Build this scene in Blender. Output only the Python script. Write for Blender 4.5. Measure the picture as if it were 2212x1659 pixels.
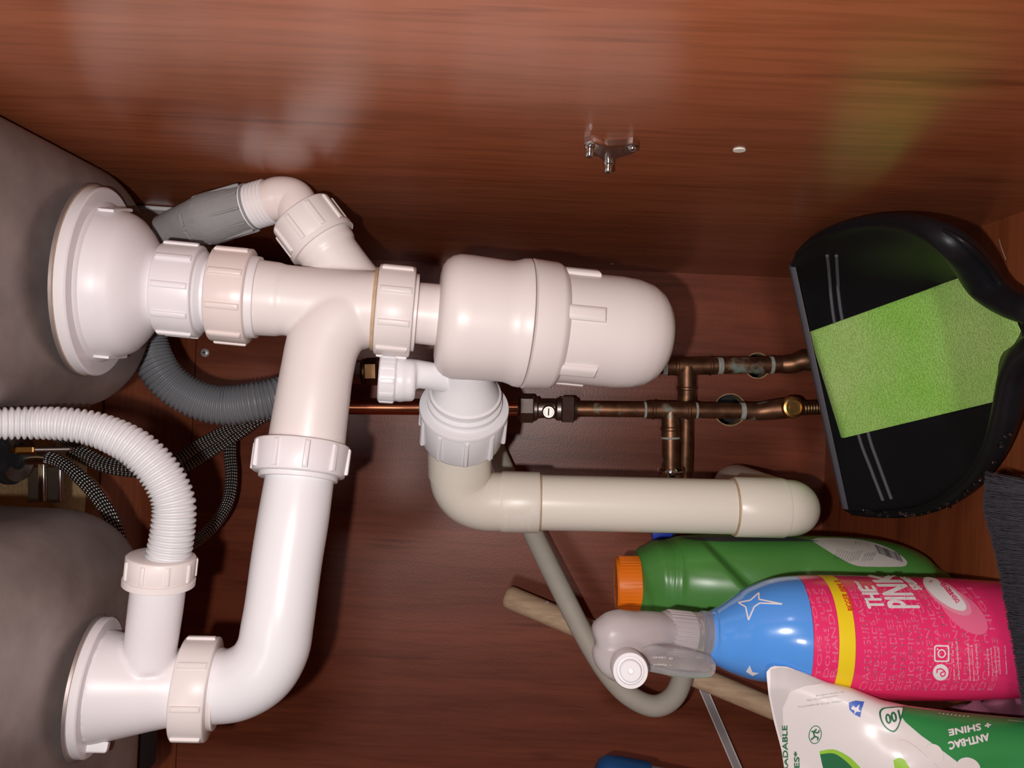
import bpy, bmesh, math, random
from mathutils import Vector, Matrix
from mathutils.bvhtree import BVHTree
random.seed(7)
PI = math.pi
sc = bpy.context.scene
COL = sc.collection
for o in list(bpy.data.objects): bpy.data.objects.remove(o)

# ------------------------------------------------------------------ camera
# room axes: +Z up (left in the photograph, which was taken with the phone on its side),
# +X to the right-hand side panel (top of the photograph), +Y into the cupboard.
F = 1660.0; CX, CY = 1106.0, 829.5
D = 0.75            # back panel
XR = 0.122          # right side panel
CAM = Vector((0, 0, 0.298))
yc = Vector(((1125-CX)/F, -(845-CY)/F, -1)).normalized()
down = Vector((1, -0.045, 0)); down = (down - yc*down.dot(yc)).normalized()
zc = -down
xc = yc.cross(zc).normalized()
R = Matrix((xc, yc, zc))
cam_d = bpy.data.cameras.new('camera'); cam = bpy.data.objects.new('camera', cam_d); COL.objects.link(cam)
cam.matrix_world = Matrix.Translation(CAM) @ R.to_4x4()
cam_d.sensor_fit = 'HORIZONTAL'; cam_d.sensor_width = 36; cam_d.lens = 36*F/2212
cam_d.clip_start = 0.01; cam_d.clip_end = 20
sc.camera = cam
sc.view_settings.view_transform = 'Standard'; sc.view_settings.look = 'None'
sc.view_settings.gamma = 1; sc.view_settings.use_curve_mapping = False
sc.view_settings.exposure = 0.0
# ------------------------------------------------------------------ light
w = bpy.data.worlds.new('world'); sc.world = w; w.use_nodes = True
w.node_tree.nodes['Background'].inputs[0].default_value = (0.55, 0.5, 0.5, 1)
w.node_tree.nodes['Background'].inputs[1].default_value = 0.035
def light(name, kind, loc, energy, size, color=(1,1,1), target=None):
    l = bpy.data.lights.new(name, kind); l.energy = energy; l.color = color
    if kind == 'AREA': l.size = size
    else: l.shadow_soft_size = size
    o = bpy.data.objects.new(name, l); COL.objects.link(o); o.location = loc
    if target: o.rotation_euler = (Vector(target)-Vector(loc)).to_track_quat('-Z', 'Y').to_euler()
    return o
# the phone's own flash, a few centimetres from the lens
light('phone_flash', 'POINT', CAM + Vector((-0.018, 0.0, 0.030)), 5.9, 0.004, (1.0, 0.955, 0.93))
# unseen area lamp added to put a soft highlight on the back panel
light('added_highlight_lamp', 'AREA', (-0.49, -3.75, 0.914), 26.0, 0.45, (1.0, 0.86, 0.84), (-0.07, 0.75, 0.386))

# ------------------------------------------------------------------ mapping helpers
def P(px, py, y):
    v = R @ Vector(((px-CX)/F, -(py-CY)/F, -1))
    return CAM + v*(y/v.y)
def ray(px, py):
    return (R @ Vector(((px-CX)/F, -(py-CY)/F, -1))).normalized()
def proj(p):
    v = R.transposed() @ (p-CAM)
    return (CX + F*v.x/-v.z, CY - F*v.y/-v.z)
def onside(px, py, x=XR):
    v = ray(px, py); return CAM + v*(x/v.x)
def onfloor(px, py, z=0.0):
    v = ray(px, py); return CAM + v*((z-CAM.z)/v.z)
def rr(rpx, y): return rpx*y/F

# ------------------------------------------------------------------ materials
M = {}
def newmat(name):
    m = bpy.data.materials.new(name); m.use_nodes = True
    nt = m.node_tree; b = nt.nodes['Principled BSDF']
    M[name] = m
    return m, nt, b
def N(nt, t, **kw):
    n = nt.nodes.new(t)
    for k, v in kw.items():
        if hasattr(n, k): setattr(n, k, v)
    return n
def simple(name, col, rough=0.4, metal=0.0, var=0.06, vscale=40, bump=0.0, bscale=200, spec=0.5, trans=0.0, coat=0.0, sss=0.0, ior=1.45, alpha=1.0):
    m, nt, b = newmat(name)
    b.inputs['Roughness'].default_value = rough; b.inputs['Metallic'].default_value = metal
    b.inputs['Specular IOR Level'].default_value = spec
    b.inputs['Transmission Weight'].default_value = trans; b.inputs['Coat Weight'].default_value = coat
    b.inputs['Coat Roughness'].default_value = 0.08; b.inputs['IOR'].default_value = ior
    b.inputs['Alpha'].default_value = alpha
    if sss: b.inputs['Subsurface Weight'].default_value = sss; b.inputs['Subsurface Scale'].default_value = 0.004
    tc = N(nt, 'ShaderNodeTexCoord'); no = N(nt, 'ShaderNodeTexNoise')
    no.inputs['Scale'].default_value = vscale; no.inputs['Detail'].default_value = 5
    nt.links.new(tc.outputs['Object'], no.inputs['Vector'])
    mx = N(nt, 'ShaderNodeMix', data_type='RGBA')
    mx.inputs[6].default_value = (*[c*(1-var) for c in col], 1); mx.inputs[7].default_value = (*[min(1, c*(1+var)) for c in col], 1)
    nt.links.new(no.outputs['Fac'], mx.inputs[0]); nt.links.new(mx.outputs[2], b.inputs['Base Color'])
    if bump:
        n2 = N(nt, 'ShaderNodeTexNoise'); n2.inputs['Scale'].default_value = bscale; n2.inputs['Detail'].default_value = 4
        nt.links.new(tc.outputs['Object'], n2.inputs['Vector'])
        bp = N(nt, 'ShaderNodeBump'); bp.inputs['Strength'].default_value = bump; bp.inputs['Distance'].default_value = 0.001
        nt.links.new(n2.outputs['Fac'], bp.inputs['Height']); nt.links.new(bp.outputs['Normal'], b.inputs['Normal'])
    return m

def wood(name, grain, dark, lite, rough=0.32, bump=0.12, spec=0.5, coarse=1.0):
    """printed cherry laminate, grain along axis 'grain' of the room"""
    m, nt, b = newmat(name)
    tc = N(nt, 'ShaderNodeTexCoord'); mp = N(nt, 'ShaderNodeMapping')
    s = [1.0, 1.0, 1.0]; s[grain] = 0.07
    mp.inputs['Scale'].default_value = s
    nt.links.new(tc.outputs['Object'], mp.inputs['Vector'])
    a = N(nt, 'ShaderNodeTexNoise'); a.inputs['Scale'].default_value = 22*coarse; a.inputs['Detail'].default_value = 6; a.inputs['Distortion'].default_value = 0.6
    f = N(nt, 'ShaderNodeTexNoise'); f.inputs['Scale'].default_value = 260*coarse; f.inputs['Detail'].default_value = 3
    k = N(nt, 'ShaderNodeTexNoise'); k.inputs['Scale'].default_value = 75*coarse; k.inputs['Detail'].default_value = 4
    for n in (a, f, k): nt.links.new(mp.outputs[0], n.inputs['Vector'])
    r1 = N(nt, 'ShaderNodeValToRGB'); e = r1.color_ramp.elements
    e[0].position = 0.3; e[0].color = (*dark, 1); e[1].position = 0.72; e[1].color = (*lite, 1)
    nt.links.new(a.outputs['Fac'], r1.inputs[0])
    r2 = N(nt, 'ShaderNodeValToRGB'); e = r2.color_ramp.elements
    e[0].position = 0.38; e[0].color = (0.84, 0.82, 0.8, 1); e[1].position = 0.55; e[1].color = (1, 1, 1, 1)
    nt.links.new(f.outputs['Fac'], r2.inputs[0])
    r3 = N(nt, 'ShaderNodeValToRGB'); e = r3.color_ramp.elements
    e[0].position = 0.29; e[0].color = (0.68, 0.64, 0.62, 1); e[1].position = 0.36; e[1].color = (1, 1, 1, 1)
    nt.links.new(k.outputs['Fac'], r3.inputs[0])
    m1 = N(nt, 'ShaderNodeMix', data_type='RGBA', blend_type='MULTIPLY'); m1.inputs[0].default_value = 1
    m2 = N(nt, 'ShaderNodeMix', data_type='RGBA', blend_type='MULTIPLY'); m2.inputs[0].default_value = 1
    nt.links.new(r1.outputs[0], m1.inputs[6]); nt.links.new(r2.outputs[0], m1.inputs[7])
    nt.links.new(m1.outputs[2], m2.inputs[6]); nt.links.new(r3.outputs[0], m2.inputs[7])
    nt.links.new(m2.outputs[2], b.inputs['Base Color'])
    b.inputs['Roughness'].default_value = rough; b.inputs['Specular IOR Level'].default_value = spec
    g = N(nt, 'ShaderNodeTexNoise'); g.inputs['Scale'].default_value = 700; g.inputs['Detail'].default_value = 2
    nt.links.new(tc.outputs['Object'], g.inputs['Vector'])
    bp = N(nt, 'ShaderNodeBump'); bp.inputs['Strength'].default_value = bump; bp.inputs['Distance'].default_value = 0.0006
    nt.links.new(g.outputs['Fac'], bp.inputs['Height']); nt.links.new(bp.outputs['Normal'], b.inputs['Normal'])
    return m

wood('cherry_side', 2, (0.25, 0.068, 0.027), (0.37, 0.112, 0.048), rough=0.25, bump=0.05, spec=0.55)
wood('cherry_back', 2, (0.165, 0.036, 0.016), (0.29, 0.075, 0.035), rough=0.36, bump=0.14, spec=0.45)
wood('cherry_floor', 0, (0.19, 0.043, 0.015), (0.32, 0.088, 0.032), rough=0.42, bump=0.2, spec=0.35)
wood('bare_wood', 2, (0.52, 0.35, 0.22), (0.78, 0.58, 0.40), rough=0.6, bump=0.5, spec=0.2, coarse=1.2)
simple('white_plastic', (0.80, 0.765, 0.785), 0.38, var=0.02, vscale=30, sss=0.03)
simple('warm_white_plastic', (0.80, 0.73, 0.715), 0.38, var=0.03, vscale=25, sss=0.03)
simple('aged_white_plastic', (0.78, 0.68, 0.65), 0.32, var=0.04, vscale=25)
simple('clean_white_plastic', (0.83, 0.82, 0.85), 0.3, var=0.01)
simple('beige_plastic', (0.79, 0.74, 0.65), 0.34, var=0.05, vscale=14, bump=0.03)
simple('cream_plastic', (0.86, 0.82, 0.72), 0.3, var=0.04, vscale=14)
simple('grey_hose', (0.66, 0.65, 0.67), 0.35, var=0.03)
simple('dark_grey_hose', (0.20, 0.205, 0.225), 0.38, var=0.06)
simple('grey_rubber', (0.27, 0.265, 0.27), 0.75, var=0.12, bump=0.3, bscale=300)
simple('rubber_hose', (0.50, 0.465, 0.40), 0.6, var=0.10, vscale=70, bump=0.15)
simple('black_plastic', (0.009, 0.009, 0.011), 0.42, var=0.2, spec=0.35)
simple('black_rubber', (0.012, 0.012, 0.014), 0.7)
simple('lip_rubber', (0.11, 0.105, 0.125), 0.5)
simple('grey_bristle', (0.075, 0.075, 0.092), 0.6, var=0.4, vscale=300)
simple('chrome', (0.75, 0.75, 0.74), 0.14, metal=1.0)
simple('dull_chrome', (0.34, 0.29, 0.27), 0.38, metal=1.0, var=0.25, vscale=120)
simple('brass', (0.70, 0.42, 0.14), 0.28, metal=1.0, var=0.15)
simple('old_brass', (0.25, 0.15, 0.07), 0.45, metal=1.0, var=0.3, vscale=150)
simple('green_plastic', (0.085, 0.29, 0.06), 0.3, var=0.05, vscale=10, sss=0.03)
simple('orange_plastic', (0.98, 0.23, 0.012), 0.34, var=0.04)
simple('blue_plastic', (0.015, 0.09, 0.27), 0.35, var=0.1)
simple('lever_blue', (0.02, 0.06, 0.55), 0.4)
simple('pink_print', (0.86, 0.035, 0.17), 0.25, var=0.04, coat=0.4)
simple('pale_pink_print', (0.86, 0.16, 0.30), 0.3)
simple('wash_pink_print', (0.86, 0.30, 0.42), 0.3)
simple('sky_print', (0.10, 0.35, 0.90), 0.2, var=0.04, coat=0.6)
simple('yellow_print', (0.90, 0.68, 0.02), 0.3)
simple('red_print', (0.75, 0.08, 0.02), 0.4)
simple('white_print', (0.85, 0.80, 0.82), 0.35)
simple('grey_print', (0.40, 0.40, 0.40), 0.5)
simple('dark_print', (0.06, 0.06, 0.065), 0.5)
simple('dark_green_print', (0.03, 0.17, 0.07), 0.4)
simple('leaf_green_print', (0.035, 0.27, 0.075), 0.3, var=0.08, vscale=25)
simple('lime_print', (0.33, 0.62, 0.06), 0.35, var=0.2, vscale=60)
simple('blue_print', (0.05, 0.13, 0.55), 0.4)
simple('film_white', (0.82, 0.77, 0.765), 0.28, var=0.03, vscale=20, sss=0.02)
simple('label_paper', (0.62, 0.58, 0.58), 0.35, var=0.04)
simple('mauve_cloth', (0.26, 0.075, 0.13), 0.9, var=0.5, vscale=60)
simple('white_board', (0.62, 0.60, 0.62), 0.5)
simple('trim_plastic', (0.36, 0.33, 0.34), 0.3)
simple('trim_edge', (0.75, 0.72, 0.72), 0.25)
simple('chipboard', (0.42, 0.29, 0.15), 0.9, var=0.5, vscale=350, bump=0.6)
simple('dark_masonry', (0.05, 0.05, 0.05), 0.9, var=0.4)
simple('sealant', (0.34, 0.36, 0.33), 0.6, var=0.3, vscale=200)
simple('limescale', (0.40, 0.42, 0.38), 0.8, var=0.5, vscale=300, bump=0.5)
simple('stain', (0.50, 0.36, 0.23), 0.6, var=0.3, vscale=200)
simple('water', (0.9, 0.9, 0.9), 0.03, trans=1.0, ior=1.33)

def frosted(name, col, rough, mixf):
    m, nt, b = newmat(name)
    b.inputs['Base Color'].default_value = (*col, 1); b.inputs['Roughness'].default_value = rough
    b.inputs['Transmission Weight'].default_value = mixf; b.inputs['IOR'].default_value = 1.3
    return m
frosted('frosted_plastic', (0.78, 0.72, 0.73), 0.32, 0.5)
frosted('clear_plastic', (0.92, 0.90, 0.92), 0.12, 0.8)

def steel(name):
    m, nt, b = newmat(name)
    tc = N(nt, 'ShaderNodeTexCoord')
    a = N(nt, 'ShaderNodeTexNoise'); a.inputs['Scale'].default_value = 15; a.inputs['Detail'].default_value = 6; a.inputs['Roughness'].default_value = 0.6
    nt.links.new(tc.outputs['Object'], a.inputs['Vector'])
    r = N(nt, 'ShaderNodeValToRGB'); e = r.color_ramp.elements
    e[0].position = 0.30; e[0].color = (0.24, 0.195, 0.185, 1); e[1].position = 0.68; e[1].color = (0.47, 0.395, 0.375, 1)
    nt.links.new(a.outputs['Fac'], r.inputs[0]); nt.links.new(r.outputs[0], b.inputs['Base Color'])
    b.inputs['Metallic'].default_value = 0.7
    r2 = N(nt, 'ShaderNodeMapRange'); r2.inputs['To Min'].default_value = 0.38; r2.inputs['To Max'].default_value = 0.6
    nt.links.new(a.outputs['Fac'], r2.inputs['Value']); nt.links.new(r2.outputs[0], b.inputs['Roughness'])
steel('sink_steel')

def copper(name):
    m, nt, b = newmat(name)
    tc = N(nt, 'ShaderNodeTexCoord')
    a = N(nt, 'ShaderNodeTexNoise'); a.inputs['Scale'].default_value = 90; a.inputs['Detail'].default_value = 5
    g = N(nt, 'ShaderNodeTexNoise'); g.inputs['Scale'].default_value = 55; g.inputs['Detail'].default_value = 7
    for n in (a, g): nt.links.new(tc.outputs['Object'], n.inputs['Vector'])
    r = N(nt, 'ShaderNodeValToRGB'); e = r.color_ramp.elements
    e[0].position = 0.3; e[0].color = (0.13, 0.065, 0.038, 1); e[1].position = 0.7; e[1].color = (0.33, 0.165, 0.09, 1)
    nt.links.new(a.outputs['Fac'], r.inputs[0])
    r2 = N(nt, 'ShaderNodeValToRGB'); e = r2.color_ramp.elements
    e[0].position = 0.57; e[0].color = (0, 0, 0, 1); e[1].position = 0.68; e[1].color = (1, 1, 1, 1)
    nt.links.new(g.outputs['Fac'], r2.inputs[0])
    mx = N(nt, 'ShaderNodeMix', data_type='RGBA'); mx.inputs[7].default_value = (0.22, 0.30, 0.25, 1)
    nt.links.new(r2.outputs[0], mx.inputs[0]); nt.links.new(r.outputs[0], mx.inputs[6])
    nt.links.new(mx.outputs[2], b.inputs['Base Color'])
    iv = N(nt, 'ShaderNodeMath', operation='SUBTRACT'); iv.inputs[0].default_value = 0.85
    nt.links.new(r2.outputs[0], iv.inputs[1]); iv.use_clamp = True
    nt.links.new(iv.outputs[0], b.inputs['Metallic'])
    b.inputs['Roughness'].default_value = 0.42
copper('aged_copper')
simple('bright_copper', (0.62, 0.24, 0.13), 0.25, metal=1.0, var=0.15)

def braid(name):
    m, nt, b = newmat(name)
    uv = N(nt, 'ShaderNodeUVMap'); sp = N(nt, 'ShaderNodeSeparateXYZ')
    nt.links.new(uv.outputs[0], sp.inputs[0])
    def sinw(cu, cv):
        a = N(nt, 'ShaderNodeMath', operation='MULTIPLY'); a.inputs[1].default_value = cu
        c = N(nt, 'ShaderNodeMath', operation='MULTIPLY_ADD'); c.inputs[1].default_value = cv
        nt.links.new(sp.outputs[0], a.inputs[0]); nt.links.new(sp.outputs[1], c.inputs[0]); nt.links.new(a.outputs[0], c.inputs[2])
        s = N(nt, 'ShaderNodeMath', operation='SINE'); nt.links.new(c.outputs[0], s.inputs[0]); return s
    s1 = sinw(2*PI*8, 2*PI*190); s2 = sinw(-2*PI*8, 2*PI*190)
    mu = N(nt, 'ShaderNodeMath', operation='MULTIPLY'); nt.links.new(s1.outputs[0], mu.inputs[0]); nt.links.new(s2.outputs[0], mu.inputs[1])
    r = N(nt, 'ShaderNodeValToRGB'); e = r.color_ramp.elements
    e[0].position = 0.05; e[0].color = (0.04, 0.038, 0.037, 1); e[1].position = 0.5; e[1].color = (0.95, 0.90, 0.86, 1)
    nt.links.new(mu.outputs[0], r.inputs[0]); nt.links.new(r.outputs[0], b.inputs['Base Color'])
    b.inputs['Metallic'].default_value = 0.75; b.inputs['Roughness'].default_value = 0.36
    bp = N(nt, 'ShaderNodeBump'); bp.inputs['Strength'].default_value = 0.9; bp.inputs['Distance'].default_value = 0.0008
    nt.links.new(mu.outputs[0], bp.inputs['Height']); nt.links.new(bp.outputs['Normal'], b.inputs['Normal'])
braid('steel_braid')

def spongecloth(name):
    m, nt, b = newmat(name)
    tc = N(nt, 'ShaderNodeTexCoord')
    a = N(nt, 'ShaderNodeTexNoise'); a.inputs['Scale'].default_value = 12; a.inputs['Detail'].default_value = 2
    g = N(nt, 'ShaderNodeTexNoise'); g.inputs['Scale'].default_value = 800; g.inputs['Detail'].default_value = 3
    for n in (a, g): nt.links.new(tc.outputs['Object'], n.inputs['Vector'])
    r = N(nt, 'ShaderNodeValToRGB'); e = r.color_ramp.elements
    e[0].position = 0.36; e[0].color = (0.38, 0.82, 0.13, 1); e[1].position = 0.70; e[1].color = (0.58, 0.88, 0.28, 1)
    nt.links.new(a.outputs['Fac'], r.inputs[0])
    r2 = N(nt, 'ShaderNodeValToRGB'); e = r2.color_ramp.elements
    e[0].position = 0.35; e[0].color = (0.72, 0.72, 0.6, 1); e[1].position = 0.6; e[1].color = (1, 1, 1, 1)
    nt.links.new(g.outputs['Fac'], r2.inputs[0])
    mx = N(nt, 'ShaderNodeMix', data_type='RGBA', blend_type='MULTIPLY'); mx.inputs[0].default_value = 1
    nt.links.new(r.outputs[0], mx.inputs[6]); nt.links.new(r2.outputs[0], mx.inputs[7]); nt.links.new(mx.outputs[2], b.inputs['Base Color'])
    b.inputs['Roughness'].default_value = 0.85
    bp = N(nt, 'ShaderNodeBump'); bp.inputs['Strength'].default_value = 0.7; bp.inputs['Distance'].default_value = 0.001
    nt.links.new(g.outputs['Fac'], bp.inputs['Height']); nt.links.new(bp.outputs['Normal'], b.inputs['Normal'])
spongecloth('green_sponge_cloth')

# ------------------------------------------------------------------ geometry helpers (all in room coordinates)
class G:
    def __init__(s): s.v = []; s.f = []; s.uv = {}; s.mi = []
    def add(s, v, f, uv=None, mi=0):
        b = len(s.v); s.v += [Vector(p) for p in v]
        for k, q in enumerate(f):
            s.f.append(tuple(i+b for i in q)); s.mi.append(mi)
            if uv: s.uv[len(s.f)-1] = uv[k]
        return s
def root_of(o):
    while o.parent: o = o.parent
    return o
def world_loc(o):
    p = Vector(o.location)
    while o.parent: o = o.parent; p += Vector(o.location)
    return p
def obj(name, g, mat, parent=None, smooth=True, angle=35, label=None):
    mats = mat if isinstance(mat, (list, tuple)) else [mat]
    me = bpy.data.meshes.new(name)
    if parent is None:
        xs = [p.x for p in g.v]; ys = [p.y for p in g.v]; zs = [p.z for p in g.v]
        org = Vector(((min(xs)+max(xs))/2, (min(ys)+max(ys))/2, min(zs)))
    else: org = world_loc(parent)
    me.from_pydata([p-org for p in g.v], [], g.f)
    for m in mats: me.materials.append(M[m])
    if len(mats) > 1:
        for p in me.polygons: p.material_index = g.mi[p.index]
    if g.uv:
        ul = me.uv_layers.new(name='UVMap')
        for p in me.polygons:
            if p.index in g.uv:
                for li, c in zip(p.loop_indices, g.uv[p.index]): ul.data[li].uv = c
    bm = bmesh.new(); bm.from_mesh(me); bmesh.ops.recalc_face_normals(bm, faces=bm.faces); bm.to_mesh(me); bm.free()
    if smooth:
        for p in me.polygons: p.use_smooth = True
        me.set_sharp_from_angle(angle=math.radians(angle))
    me.update()
    o = bpy.data.objects.new(name, me); COL.objects.link(o)
    if parent is None: o.location = org
    else: o.parent = parent
    if label: o['label'] = label
    return o
def thing(name, loc, label, cat, group=None):
    o = bpy.data.objects.new(name, None); COL.objects.link(o); o.location = loc; o.empty_display_size = 0.02
    o['label'] = label; o['category'] = cat
    if group: o['group'] = group
    return o
def tag(o, label, cat, group=None):
    o['label'] = label; o['category'] = cat
    if group: o['group'] = group
    return o
def struct(o): o['kind'] = 'structure'; return o

def catmull(pts, n=8):
    """pts: tuples of floats of any length; returns a smooth list"""
    out = []; k = len(pts)
    for i in range(k-1):
        p0 = pts[max(i-1, 0)]; p1 = pts[i]; p2 = pts[i+1]; p3 = pts[min(i+2, k-1)]
        for j in range(n):
            t = j/n; t2 = t*t; t3 = t2*t
            out.append(tuple(0.5*((2*b)+(-a+c)*t+(2*a-5*b+4*c-d)*t2+(-a+3*b-3*c+d)*t3) for a, b, c, d in zip(p0, p1, p2, p3)))
    out.append(tuple(pts[-1])); return out
def resample(pts, step):
    """pts: list of (Vector, r) -> evenly spaced"""
    L = [0.0]
    for a, b in zip(pts, pts[1:]): L.append(L[-1]+(b[0]-a[0]).length)
    n = max(2, int(L[-1]/step)); out = []; j = 0
    for i in range(n+1):
        s = L[-1]*i/n
        while j < len(pts)-2 and L[j+1] < s: j += 1
        t = (s-L[j])/max(1e-9, L[j+1]-L[j])
        out.append((pts[j][0].lerp(pts[j+1][0], t), pts[j][1]*(1-t)+pts[j+1][1]*t, s))
    return out
def sweep(g, rings, seg=28, caps=True, mi=0, squash=None):
    """rings: list of (Vector, r[, s])"""
    pts = [q[0] for q in rings]; v = []; nrm = None
    for i, q in enumerate(rings):
        t = (pts[min(i+1, len(pts)-1)]-pts[max(i-1, 0)])
        t = t.normalized() if t.length > 1e-9 else Vector((0, 0, 1))
        if nrm is None:
            nrm = (CAM-q[0]); nrm = (nrm-t*nrm.dot(t)).normalized()
        else:
            nrm = (nrm-t*nrm.dot(t)).normalized()
        bn = t.cross(nrm)
        for k in range(seg):
            a = 2*PI*k/seg; v.append(q[0]+(nrm*math.cos(a)+bn*math.sin(a))*q[1])
    f = []; uv = []
    for i in range(len(rings)-1):
        s0 = rings[i][2] if len(rings[i]) > 2 else i*0.01; s1 = rings[i+1][2] if len(rings[i]) > 2 else (i+1)*0.01
        for k in range(seg):
            k2 = (k+1) % seg
            f.append((i*seg+k, i*seg+k2, (i+1)*seg+k2, (i+1)*seg+k))
            uv.append(((k/seg, s0), ((k+1)/seg, s0), ((k+1)/seg, s1), (k/seg, s1)))
    if caps:
        f.append(tuple(range(seg))); uv.append([(0, 0)]*seg)
        b = (len(rings)-1)*seg; f.append(tuple(b+k for k in range(seg))); uv.append([(0, 0)]*seg)
    g.add(v, f, uv, mi); return g
def path(px, n=8):
    """px: list of (px, py, depth, rpx) -> rings"""
    return [(P(a, b, c), rr(r, c)) for a, b, c, r in catmull(px, n)]
def pipe(g, px, n=8, seg=28, step=None, mi=0):
    q = path(px, n)
    if step: q = resample(q, step)
    return sweep(g, q, seg, mi=mi)

class Axis:
    """straight axis between two room points, addressed by photograph x (or y)"""
    def __init__(s, A, B, k=0):
        s.A, s.B, s.k = A, B, k
        s.a = (B-A).normalized()
        n = CAM-(A+B)/2; s.n = (n-s.a*n.dot(s.a)).normalized()
        m = s.a.cross(s.n)
        if m.x > 0 and k == 0: m = -m
        if k == 1 and m.z > 0: m = -m        # positive angle = right in the photograph
        s.m = m
    def t(s, x):
        lo, hi = -1.0, 2.0
        f = lambda t: proj(s.A.lerp(s.B, t))[s.k]
        up = f(hi) > f(lo)
        for _ in range(40):
            c = (lo+hi)/2
            if (f(c) < x) == up: lo = c
            else: hi = c
        return (lo+hi)/2
    def pt(s, x): return s.A.lerp(s.B, s.t(x))
    def rad(s, x, rpx):
        p = s.pt(x); return rr(rpx, p.y)
    def dirn(s, phi): return s.n*math.cos(phi)+s.m*math.sin(phi)
    def lathe(s, g, prof, seg=64, mi=0):
        v = []; f = []
        for x, r in prof:
            c = s.pt(x); R_ = s.rad(x, r)
            for k in range(seg): v.append(c+s.dirn(2*PI*k/seg)*R_)
        for i in range(len(prof)-1):
            for k in range(seg):
                k2 = (k+1) % seg; f.append((i*seg+k, i*seg+k2, (i+1)*seg+k2, (i+1)*seg+k))
        if prof[0][1] > 0.01: f.append(tuple(range(seg)))
        b = (len(prof)-1)*seg
        if prof[-1][1] > 0.01: f.append(tuple(b+k for k in range(seg)))
        g.add(v, f, None, mi); return g
    def rib(s, g, phi, x0, x1, r, w, h, sink=3, rnd=0.35, mi=0):
        """moulded rib along the axis at angle phi; w, h in photo px"""
        m = (x1-x0)*0.06
        levels = [(0, 0, -sink), (0, 0, h*0.55), (w*0.12, m*0.6, h*0.88), (w*0.3, m*1.6, h)]
        v = []
        tang = -s.n*math.sin(phi)+s.m*math.cos(phi); rad = s.dirn(phi)
        for dw, dx, hh in levels:
            for xs, ws in ((x0+dx, -1), (x1-dx, -1), (x1-dx, 1), (x0+dx, 1)):
                c = s.pt(xs); v.append(c+rad*rr(r+hh, c.y)+tang*rr(ws*(w/2-dw), c.y))
        f = []
        for L in range(3):
            for k in range(4):
                f.append((L*4+k, L*4+(k+1) % 4, (L+1)*4+(k+1) % 4, (L+1)*4+k))
        f.append((12, 13, 14, 15)); f.append((3, 2, 1, 0)); g.add(v, f, None, mi)
    def nut(s, g, x0, x1, r, rin, n, off, w=10, h=5, lip=None, taper=0):
        d = 4 if x1 > x0 else -4
        s.lathe(g, [(x0, rin), (x0, r-4), (x0+d*0.4, r-1.2), (x0+d, r), (x1-d, r-taper), (x1-d*0.4, r-1.2-taper), (x1, r-4-taper), (x1, rin)])
        for k in range(n):
            s.rib(g, math.radians(off)+2*PI*k/n, x0+d*1.5, x1-d*1.5, r-taper*0.5, w, h)
        if lip: s.lathe(g, [(lip[0], rin), (lip[0], lip[2]-1), (lip[0]+1, lip[2]), (lip[1]-1, lip[2]), (lip[1], lip[2]-1), (lip[1], rin)])

def box(g, c, sx, sy, sz, mi=0):
    x, y, z = c
    v = [(x+a*sx/2, y+b*sy/2, z+d*sz/2) for a in (-1, 1) for b in (-1, 1) for d in (-1, 1)]
    g.add(v, [(0, 1, 3, 2), (4, 6, 7, 5), (0, 4, 5, 1), (2, 3, 7, 6), (0, 2, 6, 4), (1, 5, 7, 3)], None, mi); return g
def prism(g, pts, off, mi=0):
    """closed polygon of room points pushed along vector off"""
    n = len(pts); v = list(pts)+[p+off for p in pts]
    f = [tuple(range(n)), tuple(range(2*n-1, n-1, -1))]+[(k, (k+1) % n, n+(k+1) % n, n+k) for k in range(n)]
    g.add(v, f, None, mi); return g
def bevel(o, w, seg=3):
    m = o.modifiers.new('bevel', 'BEVEL'); m.width = w; m.segments = seg; m.limit_method = 'ANGLE'; m.angle_limit = math.radians(35)
    for p in o.data.polygons: p.use_smooth = True
def remesh(o, vox, it=4):
    m = o.modifiers.new('remesh', 'REMESH'); m.mode = 'VOXEL'; m.voxel_size = vox; m.use_smooth_shade = True
    s = o.modifiers.new('smooth', 'SMOOTH'); s.factor = 0.6; s.iterations = it

# decals: flat print laid on the real surface of a thing
class Surf:
    def __init__(s, objs):
        vs = []; fs = []
        for o in objs:
            b = len(vs); L = world_loc(o)
            vs += [Vector(v.co)+L for v in o.data.vertices]; fs += [tuple(i+b for i in p.vertices) for p in o.data.polygons]
        s.b = BVHTree.FromPolygons(vs, fs)
    def hit(s, px, py, eps):
        d = ray(px, py); h, n, i, dist = s.b.ray_cast(CAM, d)
        if h is None: return None
        if n.dot(d) > 0: n = -n
        return h+n*eps
BEND = [None]
def bm_decal(bm, surf, maxlen, eps):
    bmesh.ops.triangulate(bm, faces=bm.faces)
    for _ in range(5):
        E = [e for e in bm.edges if (e.verts[0].co-e.verts[1].co).length > maxlen]
        if not E: break
        bmesh.ops.subdivide_edges(bm, edges=E, cuts=1); bmesh.ops.triangulate(bm, faces=[f for f in bm.faces if len(f.verts) > 3])
    if BEND[0]:
        for v in bm.verts: v.co.x = BEND[0](v.co.x, v.co.y)
    dead = []
    for v in bm.verts:
        h = surf.hit(v.co.x, v.co.y, eps)
        if h is None: dead.append(v)
        else: v.co = h
    if dead: bmesh.ops.delete(bm, geom=dead, context='VERTS')
def decal(name, polys, surf, mat, parent, maxlen=14, eps=0.0004, label=None):
    g = G()
    for poly in polys:
        bm = bmesh.new(); bm.faces.new([bm.verts.new((a, b, 0)) for a, b in poly])
        bm_decal(bm, surf, maxlen, eps); bm.verts.index_update()
        g.add([v.co.copy() for v in bm.verts], [tuple(v.index for v in f.verts) for f in bm.faces]); bm.free()
    if not g.f: return None
    return obj(name, g, mat, parent, smooth=True, label=label)
_txt = {}
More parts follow.
